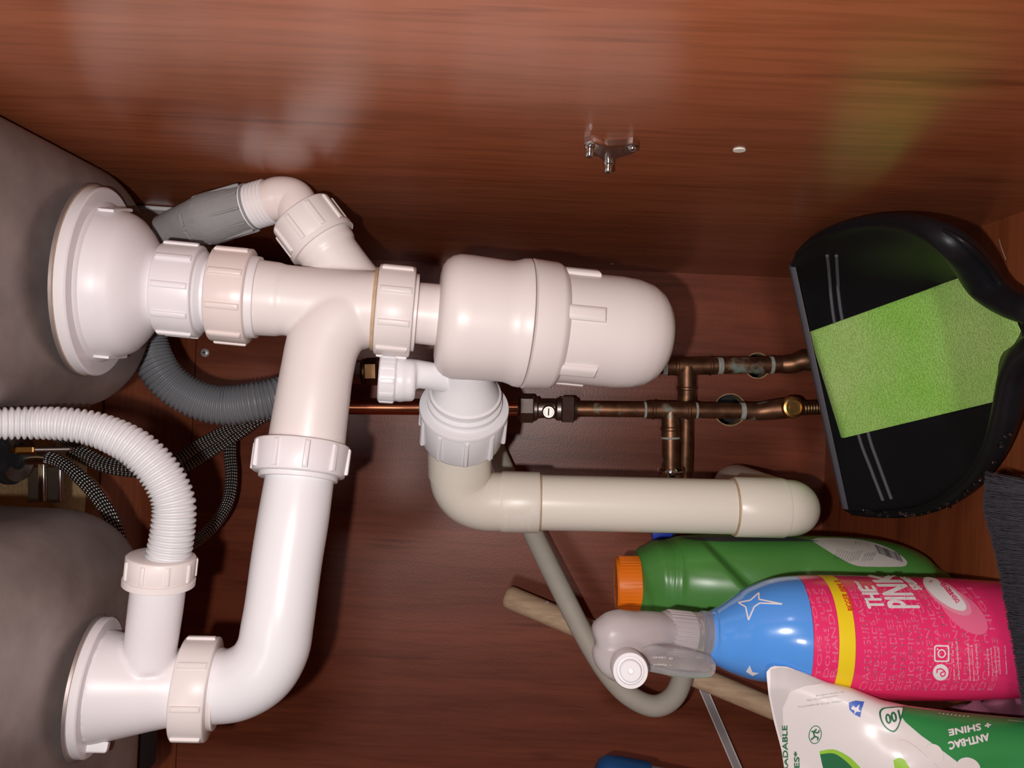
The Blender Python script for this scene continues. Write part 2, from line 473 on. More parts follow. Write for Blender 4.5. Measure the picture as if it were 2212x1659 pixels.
def textmesh(s):
    if s not in _txt:
        c = bpy.data.curves.new('t', 'FONT'); c.body = s; c.resolution_u = 3; c.align_x = 'LEFT'
        o = bpy.data.objects.new('t', c); COL.objects.link(o)
        me = bpy.data.meshes.new_from_object(o)
        _txt[s] = ([tuple(v.co) for v in me.vertices], [tuple(p.vertices) for p in me.polygons])
        bpy.data.objects.remove(o); bpy.data.meshes.remove(me); bpy.data.curves.remove(c)
    return _txt[s]
def write(name, lines, surf, mat, parent, maxlen=12, eps=0.0006, bold=0.0, label=None):
    """lines: (text, px, py, rotation deg (0 = reads right, 90 = reads up), cap height px, width px or None, shear)"""
    g = G()
    for ln in lines:
        s, px, py, rot, h, wd = ln[:6]; shear = ln[6] if len(ln) > 6 else 0
        vs, fs = textmesh(s)
        mx = max(v[0] for v in vs); mn = min(v[0] for v in vs); k = h/0.70
        kx = (wd/(mx-mn)) if wd else k
        a = math.radians(rot); bm = bmesh.new()
        bv = []
        for x, y, z in vs:
            u = (x-mn)*kx; w_ = y*k; u += shear*w_
            bv.append(bm.verts.new((px+u*math.cos(a)-w_*math.sin(a), py-(u*math.sin(a)+w_*math.cos(a)), 0)))
        for f in fs:
            try: bm.faces.new([bv[i] for i in f])
            except ValueError: pass
        if bold:
            src = [v.co.copy() for v in bm.verts]
            fcs = [[v.index for v in f.verts] for f in bm.faces]; bm.verts.index_update()
            fcs = [[v.index for v in f.verts] for f in bm.faces]
            for dx, dy in ((bold, 0), (0, bold), (-bold, 0), (0, -bold)):
                nv = [bm.verts.new(c+Vector((dx, dy, 0))) for c in src]
                for f in fcs:
                    try: bm.faces.new([nv[i] for i in f])
                    except ValueError: pass
        bm_decal(bm, surf, maxlen, eps); bm.verts.index_update()
        g.add([v.co.copy() for v in bm.verts], [tuple(v.index for v in f.verts) for f in bm.faces]); bm.free()
    if not g.f: return None
    return obj(name, g, mat, parent, smooth=True, label=label)
def ring_poly(cx, cy, rx, ry, n=28, rot=0):
    a = math.radians(rot)
    return [(cx+rx*math.cos(t)*math.cos(a)-ry*math.sin(t)*math.sin(a), cy+rx*math.cos(t)*math.sin(a)+ry*math.sin(t)*math.cos(a)) for t in [2*PI*k/n for k in range(n)]]
def annulus(cx, cy, rx, ry, w, n=28, rot=0, sq=None):
    o = ring_poly(cx, cy, rx, ry, n, rot); i = ring_poly(cx, cy, rx-w, ry-w, n, rot)
    return [[o[k], o[(k+1) % n], i[(k+1) % n], i[k]] for k in range(n)]
def stroke(pts, w):
    out = []
    for (x0, y0), (x1, y1) in zip(pts, pts[1:]):
        dx, dy = x1-x0, y1-y0; L = math.hypot(dx, dy) or 1; nx, ny = -dy/L*w/2, dx/L*w/2
        out.append([(x0+nx, y0+ny), (x1+nx, y1+ny), (x1-nx, y1-ny), (x0-nx, y0-ny)])
    return out

# ================================================================== THE SETTING
XL = -0.72; YF = 0.10; ZT = CAM.z+0.44
T = 0.018
# back panel with three pipe holes
holes = [(1636, 790, 27), (1577, 885, 34), (1592, 1052, 48)]
ZB = P(420, 845, D).z        # where the lower back board stops
g = G()
bm = bmesh.new()
def loop3(pts):
    vs = [bm.verts.new(p) for p in pts]
    return [bm.edges.new((vs[i], vs[(i+1) % len(vs)])) for i in range(len(vs))]
E = loop3([(XL, D, 0), (XR, D, 0), (XR, D, ZB), (XL, D, ZB)])
hc = []
for hx, hy, hr in holes:
    c = P(hx, hy, D); r = rr(hr, D); hc.append((c, r))
    E += loop3([(c.x+r*math.cos(a), D, c.z+r*math.sin(a)) for a in [2*PI*k/32 for k in range(32)]])
res = bmesh.ops.triangle_fill(bm, use_beauty=True, use_dissolve=False, edges=E)
ext = bmesh.ops.extrude_face_region(bm, geom=[f for f in bm.faces])
for v in [e for e in ext['geom'] if isinstance(e, bmesh.types.BMVert)]: v.co.y += T
bm.verts.index_update()
g.add([v.co.copy() for v in bm.verts], [tuple(v.index for v in f.verts) for f in bm.faces]); bm.free()
wall_back = struct(obj('wall_back', g, 'cherry_back', smooth=False))
for c, r in hc:
    g = G(); n = 32; v = []
    for rad_, y in ((r+0.0005, D-0.0004), (r-0.0006, D-0.0004), (r-0.0006, D+T), (r+0.0012, D+T)):
        v += [(c.x+rad_*math.cos(2*PI*k/n)*(1+0.02*random.random()), y, c.z+rad_*math.sin(2*PI*k/n)*(1+0.02*random.random())) for k in range(n)]
    g.add(v, [(L*n+k, L*n+(k+1) % n, ((L+1) % 4)*n+(k+1) % n, ((L+1) % 4)*n+k) for L in range(3) for k in range(n)])
    obj('hole_edge', g, 'chipboard', wall_back, label='raw chipboard edge of a pipe hole')
g = G(); box(g, ((XL+XR)/2, D+0.10, 0.3), XR-XL+0.4, 0.02, 1.0)
struct(obj('wall_rear', g, 'dark_masonry', smooth=False))
# upper board above the joint
g = G(); box(g, ((XL+XR)/2, D+0.0015+T/2, (ZB+0.0015+ZT)/2), XR-XL, T, ZT-ZB-0.0015)
struct(obj('trim_1', g, 'cherry_floor', smooth=False))
g = G(); box(g, (XR+T/2, (YF+D+T)/2, ZT/2), T, D+T-YF, ZT)
wall_right = struct(obj('wall_right', g, 'cherry_side', smooth=False))
g = G(); box(g, (XL-T/2, (YF+D)/2, ZT/2), T, D+T-YF, ZT)
struct(obj('wall_left', g, 'cherry_side', smooth=False))
g = G(); box(g, ((XL+XR)/2, (YF+D)/2, -T/2), XR-XL+2*T, D+2*T-YF, T)
floor = struct(obj('floor', g, 'cherry_floor', smooth=False))
g = G(); box(g, ((XL+XR)/2, (YF+D)/2, ZT+T/2), XR-XL+2*T, D+2*T-YF, T)
struct(obj('ceiling', g, 'chipboard', smooth=False))

# marks on the side panel: filled hole, small lower hole, scratches
def side_disc(px, py, r, th=0.0006, el=1.0):
    g = G(); c = onside(px, py); n = 24
    v = [Vector((XR-(th if L else 0), c.y+r*math.cos(2*PI*k/n), c.z+el*r*math.sin(2*PI*k/n))) for L in (0, 1) for k in range(n)]
    g.add(v, [tuple(range(n)), tuple(range(n, 2*n))]+[(k, (k+1) % n, n+(k+1) % n, n+k) for k in range(n)]); return g
obj('cover_cap', side_disc(1597, 323, 0.0030), 'cream_plastic', wall_right, label='small cream cap plugging a shelf hole')
obj('screw_hole', side_disc(1322, 570, 0.0016), 'chipboard', wall_right)
g = G()
for pts in (((2158, 517), (2163, 535), (2173, 561)),):
    for a, b in zip(pts, pts[1:]):
        A, B = onfloor(*a, z=0.0003), onfloor(*b, z=0.0003); d = (B-A).cross(Vector((0, 0, 1))).normalized()*0.0004
        g.add([A+d, B+d, B-d, A-d], [(0, 1, 2, 3)])
obj('scratch', g, 'stain', floor, smooth=False, label='pale scratch in the floor laminate')

# ================================================================== SHELF BRACKET
br = thing('hinge_plate', onside(1315, 315), 'small chrome three-armed mounting bracket screwed to the cherry side panel', 'bracket')
outline = [(1262, 296), (1275, 291), (1290, 294), (1312, 302), (1345, 300), (1368, 296), (1381, 302), (1380, 312), (1365, 319), (1340, 326), (1327, 334), (1325, 350), (1317, 354), (1309, 350), (1303, 334), (1288, 322), (1272, 320), (1263, 312)]
g = G(); cen = Vector((0, 0, 0)); n = len(outline)
base = [onside(a, b) for a, b in outline]; cen = sum(base, Vector())/n
top = [p.lerp(cen, 0.10)+Vector((-0.0035, 0, 0)) for p in base]; mid = [p.lerp(cen, 0.02)+Vector((-0.0028, 0, 0)) for p in base]
g.add(base+mid+top, [tuple(range(2*n, 3*n))]+[(L*n+k, L*n+(k+1) % n, (L+1)*n+(k+1) % n, (L+1)*n+k) for L in (0, 1) for k in range(n)])
obj('plate', g, 'chrome', br)
for px, py, L, r in ((1275, 302, 0.0085, 0.0022), (1315, 338, 0.0085, 0.0022), (1367, 305, 0.0045, 0.0018)):
    c = onside(px, py); g = G(); n = 20; v = []
    for dx, q in ((0, r*1.25), (0.004, r*1.2), (0.0045, r), (L-0.0008, r), (L, r*0.75)):
        v += [Vector((XR-dx, c.y+q*math.cos(2*PI*k/n), c.z+q*math.sin(2*PI*k/n))) for k in range(n)]
    g.add(v, [(l*n+k, l*n+(k+1) % n, (l+1)*n+(k+1) % n, (l+1)*n+k) for l in range(4) for k in range(n)]+[tuple(range(4*n, 5*n))])
    obj('pin', g, 'chrome', br)

# screw in the back panel
sp = P(443, 762, D); g = G(); n = 20; v = []
for r, dy in ((0.0042, 0), (0.0040, 0.0012), (0.0028, 0.0022), (0.0012, 0.0025)):
    v += [Vector((sp.x+r*math.cos(2*PI*k/n), D-dy, sp.z+r*math.sin(2*PI*k/n))) for k in range(n)]
g.add(v, [(l*n+k, l*n+(k+1) % n, (l+1)*n+(k+1) % n, (l+1)*n+k) for l in range(3) for k in range(n)]+[tuple(range(3*n, 4*n))])
sc_ = thing('screw', sp, 'bright round-headed screw in the back panel below the left pink-white nut', 'screw')
simple('zinc', (0.72, 0.72, 0.72), 0.4, metal=0.4)
obj('screw_head', g, 'zinc', sc_)
g = G(); box(g, sp+Vector((0, -0.0024, 0)), 0.0036, 0.0006, 0.0008); box(g, sp+Vector((0, -0.0024, 0)), 0.0008, 0.00061, 0.0036)
obj('cross_slot', g, 'black_rubber', sc_, smooth=False)

# white box in the top back corner
g = G(); a = P(300, 500, 0.60)
pts = [onside(282, 441, XR-0.0005), onside(402, 449, XR-0.0005), onside(430, 470, XR-0.0005), onside(470, 555, XR-0.0005), onside(330, 545, XR-0.0005)]
prism(g, pts, Vector((-0.003, 0, 0)))
o = tag(obj('socket_plate', g, 'white_board', smooth=False), 'white flat plastic plate on the side panel behind the grey rubber cuff', 'plate'); bevel(o, 0.0008, 2)

# ================================================================== SINK BOWLS
def bowl(name, ax, base_x, up, dn, back, front, Rf, Rc, height, label, ring):
    """rounded stainless bowl hanging from above; bottom faces along ax.a"""
    c0 = ax.pt(base_x); a, n_, m_ = Vector((0, 0, -1)), Vector((0, -1, 0)), Vector((-1, 0, 0))
    g = G(); stations = []
    K = 12
    for i in range(K+1):
        th = PI/2*i/K; stations.append((Rf*(1-math.sin(th)), Rf*(1-math.cos(th))))   # (up from bottom, inset)
    stations = [(h, ins) for h, ins in stations]       # from side (h=Rf, inset=0) to bottom (h=0, inset=Rf)
    prof = [(height, 0.0), (height*0.6, 0.0)]+[(Rf*(1-math.sin(PI/2*i/K)), Rf*(1-math.cos(PI/2*i/K))) for i in range(K+1)]
    cu, cn = (dn-up)/2, (front-back)/2
    hu, hn = (dn+up)/2, (front+back)/2
    nseg = 12; rings = []
    for h, ins in prof:
        r = max(0.004, Rc-ins); a_, b_ = hu-ins, hn-ins; r = min(r, a_*0.98, b_*0.98)
        ring_ = []
        for qx, qy, st in ((1, 1, 0), (-1, 1, 1), (-1, -1, 2), (1, -1, 3)):
            for j in range(nseg+1):
                t = PI/2*(st+j/nseg)
                ring_.append((qx*(a_-r)+r*math.cos(t), qy*(b_-r)+r*math.sin(t)))
        rings.append([c0-a*h+m_*(cu+u)+n_*(cn+w_) for u, w_ in ring_])
    ns = len(rings[0]); v = [p for q in rings for p in q]
    f = [(i*ns+k, i*ns+(k+1) % ns, (i+1)*ns+(k+1) % ns, (i+1)*ns+k) for i in range(len(rings)-1) for k in range(ns)]
    f.append(tuple((len(rings)-1)*ns+k for k in range(ns)))
    g.add(v, f)
    t = thing(name, c0, label, 'sink')
    obj('bowl', g, 'sink_steel', t, angle=60)
    g = G(); ax.lathe(g, ring)
    obj('waste_recess', g, 'sink_steel', t, angle=60)
    return t
def stackline(x): return 610+0.0965*(x-215)
AX = Axis(P(215, 610, 0.42), P(1440, 728, 0.47))
AX2 = Axis(P(213, 1482, 0.392), P(450, 1487, 0.402))
bowl('sink_bowl', AX, 200, XR-0.001-AX.pt(200).x, AX.pt(200).x-P(60, 868, 0.50).x, 0.088, 0.26, 0.024, 0.062, 0.18, 'stained stainless steel sink bowl above the large white round waste, near the side panel',
     [(199, 209), (205, 208), (205, 150)])
bowl('sink_bowl', AX2, 198, P(240, 1072, 0.47).x-AX2.pt(198).x, 0.22, 0.084, 0.24, 0.040, 0.060, 0.18, 'stained stainless steel sink bowl above the lower white waste elbow, at the photo\'s lower left',
     [(194, 152), (200, 150), (200, 100)])

# ================================================================== MAIN WASTE STACK
t = thing('sink_waste', AX.pt(200), 'wide white flanged sink waste funnelling into the pipe under the upper bowl', 'sink waste')
g = G(); AX.lathe(g, [(204, 0), (204, 200), (206, 203), (226, 203), (229, 200), (229, 172)], 96)
obj('flange', g, 'white_plastic', t)
g = G(); AX.lathe(g, [(202.5, 190), (202.5, 204.2), (205.5, 204.6), (206, 200)], 96); obj('sealant_line', g, 'stain', t, label='brown stained sealant line')
g = G(); AX.lathe(g, [(224, 176), (232, 172), (236, 165), (262, 160), (266, 158), (284, 152), (298, 143), (316, 122), (332, 99), (342, 86), (346, 84), (356, 80), (358, 76), (375, 76)], 96)
# two moulded wings at the ends of the body
for ph in (-82, 88):
    AX.rib(g, math.radians(ph), 226, 266, 158, 110, 5)
obj('funnel', g, 'white_plastic', t)
g = G()
for ph, w_ in ((78, 40), (-70, 20)):
    for k in range(5):
        p = math.radians(ph+random.uniform(-8, 8)); AX.rib(g, p, 224.5, 229.6, 178+random.uniform(0, 14), w_*random.uniform(0.1, 0.3), 0.1, sink=0.1)
g = G(); AX.nut(g, 350, 436, 100, 70, 10, -5, w=13, h=6)
obj('nut', g, 'white_plastic', t)
g = G(); AX.lathe(g, [(430, 60), (436, 86), (441, 90), (446, 84), (450, 78), (468, 75)], 64)
obj('tailpiece', g, 'clean_white_plastic', t)

# tee
t = thing('drain_tee', AX.pt(680), 'white swept tee joining both sink wastes and the side branch', 'pipe fitting')
g = G()
AX.lathe(g, [(520, 78), (565, 82), (604, 80), (610, 77), (640, 76), (700, 76), (760, 78), (812, 82), (830, 82)], 64)
sweep(g, path([(812, 668, 0.447, 80), (772, 672, 0.444, 84), (728, 694, 0.438, 82), (700, 740, 0.434, 78), (686, 800, 0.431, 77), (675, 870, 0.428, 79), (662, 962, 0.426, 82)], 10), 48)
g2 = path([(792, 650, 0.455, 62), (770, 622, 0.455, 62), (745, 588, 0.455, 60), (716, 552, 0.455, 62)], 6)
sweep(g, g2, 40)
AXB = Axis(P(745, 588, 0.455), P(650, 462, 0.455), 1)
AXB.lathe(g, [(575, 60), (549, 60), (545, 66), (498, 68), (494, 60)], 48)
o = obj('tee_body', g, 'warm_white_plastic', t); remesh(o, 0.0010, 8)
g = G(); AX.nut(g, 462, 544, 103, 70, 9, 13, w=13, h=6)
obj('nut', g, 'aged_white_plastic', t, label='yellowed pinkish nut')
g = G(); AX.lathe(g, [(542, 60), (544, 90), (560, 88), (562, 60)])
obj('washer', g, 'white_plastic', t)
g = G(); AXB.nut(g, 522, 462, 72, 40, 9, 20, w=10, h=5, lip=(527, 520, 77))
obj('nut', g, 'warm_white_plastic', t)

# branch elbow and rubber cuff with hose
t = thing('branch_elbow', P(620, 430, 0.455), 'small white elbow above the tee leading into a grey rubber cuff', 'pipe fitting')
g = G()
sweep(g, path([(672, 492, 0.455, 44), (646, 454, 0.455, 46), (632, 432, 0.456, 46), (606, 428, 0.456, 46), (584, 434, 0.456, 45), (540, 446, 0.458, 44)], 8), 40)
obj('elbow_pipe', g, 'aged_white_plastic', t)
AXC = Axis(P(600, 430, 0.456), P(360, 500, 0.468), 0)
g = G(); pr = [(586, 38)]
for k in range(6): x = 584-k*8; pr += [(x, 45), (x-3, 49.5), (x-5, 49.5), (x-7.5, 45)]
pr += [(534, 40)]; AXC.lathe(g, pr, 56)
obj('thread', g, 'clean_white_plastic', t)
t = thing('drain_hose', P(450, 480, 0.46), 'dark grey corrugated drain hose with a ribbed rubber cuff, looping behind the waste stack', 'hose')
g = G()
AXC.lathe(g, [(552, 38), (549, 46), (546, 49), (520, 50), (512, 52), (470, 56), (452, 56), (438, 53), (420, 49), (400, 45), (372, 40), (352, 36), (352, 20)], 56)
for ph in range(-150, 180, 36): AXC.rib(g, math.radians(ph), 538, 440, 52, 5, 4)
for ph in (-15, 25): AXC.rib(g, math.radians(ph), 424, 418, 50, 26, 3)
obj('cuff', g, 'grey_rubber', t)
def corrugated(g, px, pitch, amp, seg=32, n=8):
    q = resample(path(px, n), pitch/6)
    prof = (0.0, 0.75, 1.0, 1.0, 0.75, 0.0)
    q = [(p, r-amp*(1-prof[i % 6]), s) for i, (p, r, s) in enumerate(q)]
    return sweep(g, q, seg)
g = G(); corrugated(g, [(380, 495, 0.468, 30), (336, 560, 0.53, 34), (322, 650, 0.545, 38), (320, 735, 0.55, 40), (350, 808, 0.55, 42), (410, 856, 0.555, 42), (480, 876, 0.56, 44), (560, 866, 0.565, 44), (630, 852, 0.58, 42), (690, 858, 0.63, 38), (700, 866, 0.735, 34)], 0.0031, 0.0016)
obj('corrugated_tube', g, 'dark_grey_hose', t, angle=80)

# ================================================================== BOTTLE TRAP
t = thing('bottle_trap', AX.pt(1100), 'large white plastic bottle trap with screw-off ribbed cup', 'trap')
g = G(); AX.nut(g, 814, 892, 98, 60, 9, 14, w=13, h=6, lip=(890, 900, 84))
obj('nut', g, 'warm_white_plastic', t)
g = G(); AX.lathe(g, [(806, 60), (806, 90), (813, 91), (815, 60)]); obj('washer', g, 'stain', t)
g = G(); AX.lathe(g, [(880, 60), (880, 66), (958, 67), (958, 30)]); obj('inlet_pipe', g, 'warm_white_plastic', t)
g = G()
AX.lathe(g, [(944, 60), (945, 92), (948, 108), (956, 121), (968, 130), (984, 135), (1010, 135), (1080, 131), (1096, 131), (1108, 134), (1118, 138), (1131, 139.5), (1133, 136), (1133, 60)], 96)
obj('trap_body', g, 'warm_white_plastic', t)
g = G()
AX.lathe(g, [(1136, 60), (1136, 137), (1138, 140), (1190, 137), (1199, 133), (1204, 126), (1208, 121), (1230, 120), (1330, 120), (1365, 117), (1394, 109), (1416, 95), (1432, 74), (1442, 42), (1446, 0)], 96)
for k in range(6):
    ph = math.radians(-15+60*k); AX.rib(g, ph, 1196, 1276, 119, 30, 11, sink=4)
obj('screw_cup', g, 'warm_white_plastic', t)
# outlet, tilted back
AXO = Axis(P(1010, 800, 0.462), P(996, 955, 0.508), 1)
g = G(); AXO.lathe(g, [(770, 40), (775, 52), (800, 53), (818, 57), (834, 66), (846, 73), (848, 78), (853, 78), (855, 74), (860, 74), (863, 81), (868, 81), (870, 77), (876, 77), (880, 84), (886, 84), (888, 70)], 72)
obj('outlet_neck', g, 'clean_white_plastic', t)
g = G(); AXO.nut(g, 880, 942, 94, 66, 10, -28, w=9, h=6, taper=6, lip=(876, 884, 97))
obj('nut', g, 'clean_white_plastic', t, label='large ribbed outlet nut')
# blanked side inlet
AXI = Axis(P(820, 817, 0.452), P(960, 826, 0.458), 0)
g = G()
AXI.lathe(g, [(818, 0), (818, 48), (821, 52), (852, 52), (856, 48), (856, 30)], 56)
for k in range(10): AXI.rib(g, 2*PI*k/10+0.1, 822, 852, 51, 12, 3)
obj('blanking_cap', g, 'clean_white_plastic', t)
g = G(); AXI.lathe(g, [(854, 30), (854, 48), (870, 49), (874, 47), (892, 46), (898, 40), (898, 30)], 56)
q = path([(885, 806, 0.455, 32), (930, 812, 0.458, 30), (975, 822, 0.464, 30), (1004, 832, 0.468, 32)], 6); sweep(g, q, 40)
o = obj('side_inlet', g, 'clean_white_plastic', t); remesh(o, 0.0009, 4)

# ================================================================== BEIGE WASTE PIPE
t = thing('waste_pipe', P(1350, 1090, 0.53), 'beige solvent-welded waste pipe running from the trap outlet down and into the back panel', 'pipe')
g = G(); AXO.lathe(g, [(930, 50), (930, 63), (990, 64), (990, 50)]); obj('trap_spigot', g, 'cream_plastic', t)
g = G()
sweep(g, path([(994, 958, 0.509, 69), (993, 985, 0.514, 69), (993, 1022, 0.520, 68)], 6), 56)
sweep(g, path([(993, 1016, 0.520, 66), (997, 1046, 0.524, 65), (1016, 1070, 0.527, 64.5), (1048, 1082, 0.529, 64), (1090, 1084, 0.53, 63)], 10), 56)
obj('elbow', g, 'beige_plastic', t)
g = G(); AXO.lathe(g, [(957, 63), (956, 69), (961, 70.5), (964, 69.5)]); obj('glue_bead', g, 'cream_plastic', t)
AXP = Axis(P(1085, 1083.5, 0.53), P(1690, 1097, 0.53), 0)
g = G(); AXP.lathe(g, [(1083, 50), (1083, 65), (1087, 66), (1160, 65.5), (1165, 64.5), (1166, 50)], 64); obj('collar', g, 'beige_plastic', t)
g = G(); AXP.lathe(g, [(1150, 50), (1150, 59.5), (1610, 58.5), (1610, 50)], 64); obj('straight_pipe', g, 'cream_plastic', t)
g = G(); AXP.lathe(g, [(1584, 50), (1584, 62), (1587, 64), (1688, 64), (1692, 62.5), (1693, 50)], 64); obj('collar', g, 'cream_plastic', t)
g = G(); sweep(g, path([(1670, 1096, 0.53, 61.5), (1692, 1097, 0.531, 61), (1706, 1097, 0.537, 60), (1706, 1097, 0.549, 59), (1690, 1092, 0.57, 57), (1655, 1080, 0.60, 54), (1592, 1052, 0.69, 47), (1592, 1052, 0.79, 41)], 10), 56)
obj('elbow', g, 'cream_plastic', t)
g = G(); AXP.lathe(g, [(1166, 58), (1166, 61.5), (1169, 61), (1170, 58)]); obj('glue_bead', g, 'stain', t); g = G(); AXP.lathe(g, [(1580, 57), (1581, 61), (1585, 62.5), (1585, 57)]); obj('glue_bead', g, 'stain', t)
col = [o for o in t.children if o.name.startswith('collar')][0]
S = Surf([col]+[o for o in t.children if o.name.startswith('elbow')])
write('moulded_lettering', [('MADE IN EEC', 1096, 1146, 90, 6, 56), ('32-M', 1110, 1142, 90, 5, 22), ('CZ/458', 1122, 1144, 90, 5, 36), ('40mm', 1131, 1144, 90, 6, 28), ('43 50', 1141, 1144, 90, 5, 36), ('PVC-C', 1148, 1144, 90, 6, 38)], S, 'film_white', t, eps=0.0004)
decal('moulded_emblem', annulus(1155, 1106, 8, 8, 1.4, 20)+annulus(1155, 1106, 4.5, 4.5, 1.4, 16), S, 'film_white', t, eps=0.0004)

# ================================================================== WHITE CROSS PIPE AND LOWER WASTE
t = thing('cross_pipe', P(640, 1150, 0.41), 'long white pipe with a rounded elbow joining the tee to the lower sink waste', 'pipe')
AXV = Axis(P(657, 940, 0.4265), P(618, 1230, 0.409), 1)
g = G()
sweep(g, path([(657, 975, 0.425, 71), (646, 1045, 0.42, 73), (634, 1123, 0.415, 75), (620, 1210, 0.41, 75), (608, 1298, 0.405, 75), (600, 1350, 0.403, 76), (590, 1402, 0.402, 77), (563, 1447, 0.401, 78), (518, 1475, 0.401, 77), (470, 1483, 0.401, 76), (420, 1486, 0.40, 75)], 10), 64)
obj('bent_pipe', g, 'clean_white_plastic', t)
g = G(); AXV.nut(g, 958, 1026, 101, 70, 10, 5, w=11, h=6, taper=3, lip=(1026, 1036, 84)); obj('nut', g, 'white_plastic', t)
t = thing('sink_waste', AX2.pt(200), 'smaller white sink waste with a side inlet under the lower bowl', 'sink waste')
g = G(); AX2.lathe(g, [(198, 0), (198, 141), (200, 144), (216, 144), (219, 141), (219, 100)], 88); obj('flange', g, 'white_plastic', t)
g = G(); AX2.lathe(g, [(214, 60), (216, 118), (240, 113), (300, 98), (340, 88), (372, 81), (392, 78)], 72)
sweep(g, path([(323, 1440, 0.39, 52), (327, 1390, 0.39, 54), (336, 1320, 0.388, 56), (343, 1262, 0.386, 56), (346, 1235, 0.386, 56)], 6), 48)
o = obj('waste_body', g, 'white_plastic', t); remesh(o, 0.0011, 5)
g = G(); AX2.nut(g, 388, 462, 107, 70, 8, 22, w=12, h=6, lip=(462, 474, 84)); obj('nut', g, 'warm_white_plastic', t)
g = G(); AX2.rib(g, math.radians(86), 214, 262, 112, 16, 18); obj('moulded_tab', g, 'white_plastic', t)
AXH = Axis(P(350, 1195, 0.385), P(343, 1262, 0.386), 1)
g = G(); AXH.nut(g, 1200, 1250, 71, 40, 9, 12, w=9, h=4, lip=(1248, 1262, 74)); obj('nut', g, 'warm_white_plastic', t)
t = thing('overflow_hose', P(300, 950, 0.38), 'light grey corrugated overflow hose curving between the two sink bowls', 'hose')
g = G(); corrugated(g, [(-930, 985, 0.345, 34), (-560, 960, 0.342, 34), (-240, 930, 0.34, 34), (-120, 918, 0.35, 35), (-30, 916, 0.36, 36), (60, 914, 0.37, 36), (140, 916, 0.375, 37), (215, 930, 0.38, 39), (290, 966, 0.382, 42), (345, 1020, 0.384, 44), (374, 1080, 0.385, 45), (374, 1140, 0.385, 46), (364, 1200, 0.3855, 47), (360, 1215, 0.3855, 47)], 0.0027, 0.0014, seg=40)
obj('corrugated_tube', g, 'grey_hose', t, angle=80)

# ================================================================== COPPER PIPEWORK
def scale_ring(g, ax, x0, x1, r): ax.lathe(g, [(x0, r-3), (x0+1, r), (x1-1, r), (x1, r-3)], 32)
t = thing('copper_pipe', P(1440, 887, 0.69), 'aged copper supply pipe with valve and tee, the one nearer the beige waste pipe', 'pipe')
AL = Axis(P(765, 879, 0.69), P(1610, 888, 0.69), 0)
g = G(); AL.lathe(g, [(640, 8), (640, 16.5), (1140, 16), (1140, 8)], 36); obj('bright_tube', g, 'bright_copper', t, label='bright new copper tube')
g = G(); AL.lathe(g, [(1235, 8), (1235, 16), (1410, 16), (1410, 8)], 36); AL.lathe(g, [(1490, 8), (1490, 16.5), (1640, 17), (1640, 8)], 36)
AV = Axis(P(1448, 900, 0.69), P(1449, 1030, 0.69), 1)
AV.lathe(g, [(930, 8), (930, 18.5), (1016, 19), (1016, 8)], 36)
obj('tube', g, 'aged_copper', t)
g = G(); AL.lathe(g, [(1396, 8), (1396, 19), (1407, 19), (1409, 20.5), (1413, 20.5), (1415, 19), (1482, 19), (1484, 20.5), (1488, 20.5), (1490, 19), (1501, 19), (1501, 8)], 40)
AV.lathe(g, [(888, 8), (888, 19), (922, 19.5), (924, 21.5), (929, 21.5), (931, 19.5), (944, 20), (944, 8)], 40)
obj('tee', g, 'aged_copper', t)
for ax_, pr in ((AL, [(1390, 15), (1391, 18), (1395, 18.5), (1397, 15)]), (AL, [(1500, 15), (1501, 18.5), (1506, 18), (1507, 15)]), (AV, [(943, 16), (944, 20.5), (948, 20.5), (949, 16)]), (AL, [(1597, 15), (1599, 18.6), (1608, 18.8), (1610, 15)])):
    g = G(); ax_.lathe(g, pr, 36); obj('limescale', g, 'limescale', t)

g = G(); sweep(g, path([(1606, 888, 0.69, 18), (1636, 889, 0.69, 19), (1664, 886, 0.688, 21), (1700, 882, 0.686, 22), (1712, 882, 0.686, 20)], 5), 36)
obj('elbow', g, 'aged_copper', t)
g = G(); AL2 = Axis(P(1690, 884, 0.686), P(1790, 880, 0.686), 0)
pr = [(1726, 8)]
for k in range(9): pr += [(1728+k*6, 14), (1731+k*6, 15.5)]
pr += [(1840, 15), (1840, 8)]; AL2.lathe(g, pr, 32); obj('threaded_end', g, 'old_brass', t)
def facing_disc(g, px, py, y, r, th, prof=None, nside=28):
    c = P(px, py, y); d = (CAM-c).normalized(); d = Vector((0, -1, 0))
    v = []; prof = prof or ((r, 0), (r, th*0.8), (r*0.88, th)); R_ = [(rr(a, y), b) for a, b in prof]
    for a, h in R_: v += [c+d*h+Vector((a*math.cos(2*PI*k/nside), 0, a*math.sin(2*PI*k/nside))) for k in range(nside)]
    f = [(l*nside+k, l*nside+(k+1) % nside, (l+1)*nside+(k+1) % nside, (l+1)*nside+k) for l in range(len(R_)-1) for k in range(nside)]
    f.append(tuple((len(R_)-1)*nside+k for k in range(nside))); g.add(v, f)
g = G(); facing_disc(g, 1710, 880, 0.680, 24, 0.010, ((24, -0.004), (24, 0.004), (22, 0.006), (17, 0.0065), (16, 0.0045), (9, 0.0045), (8, 0.006)))
obj('drain_cap', g, 'brass', t)
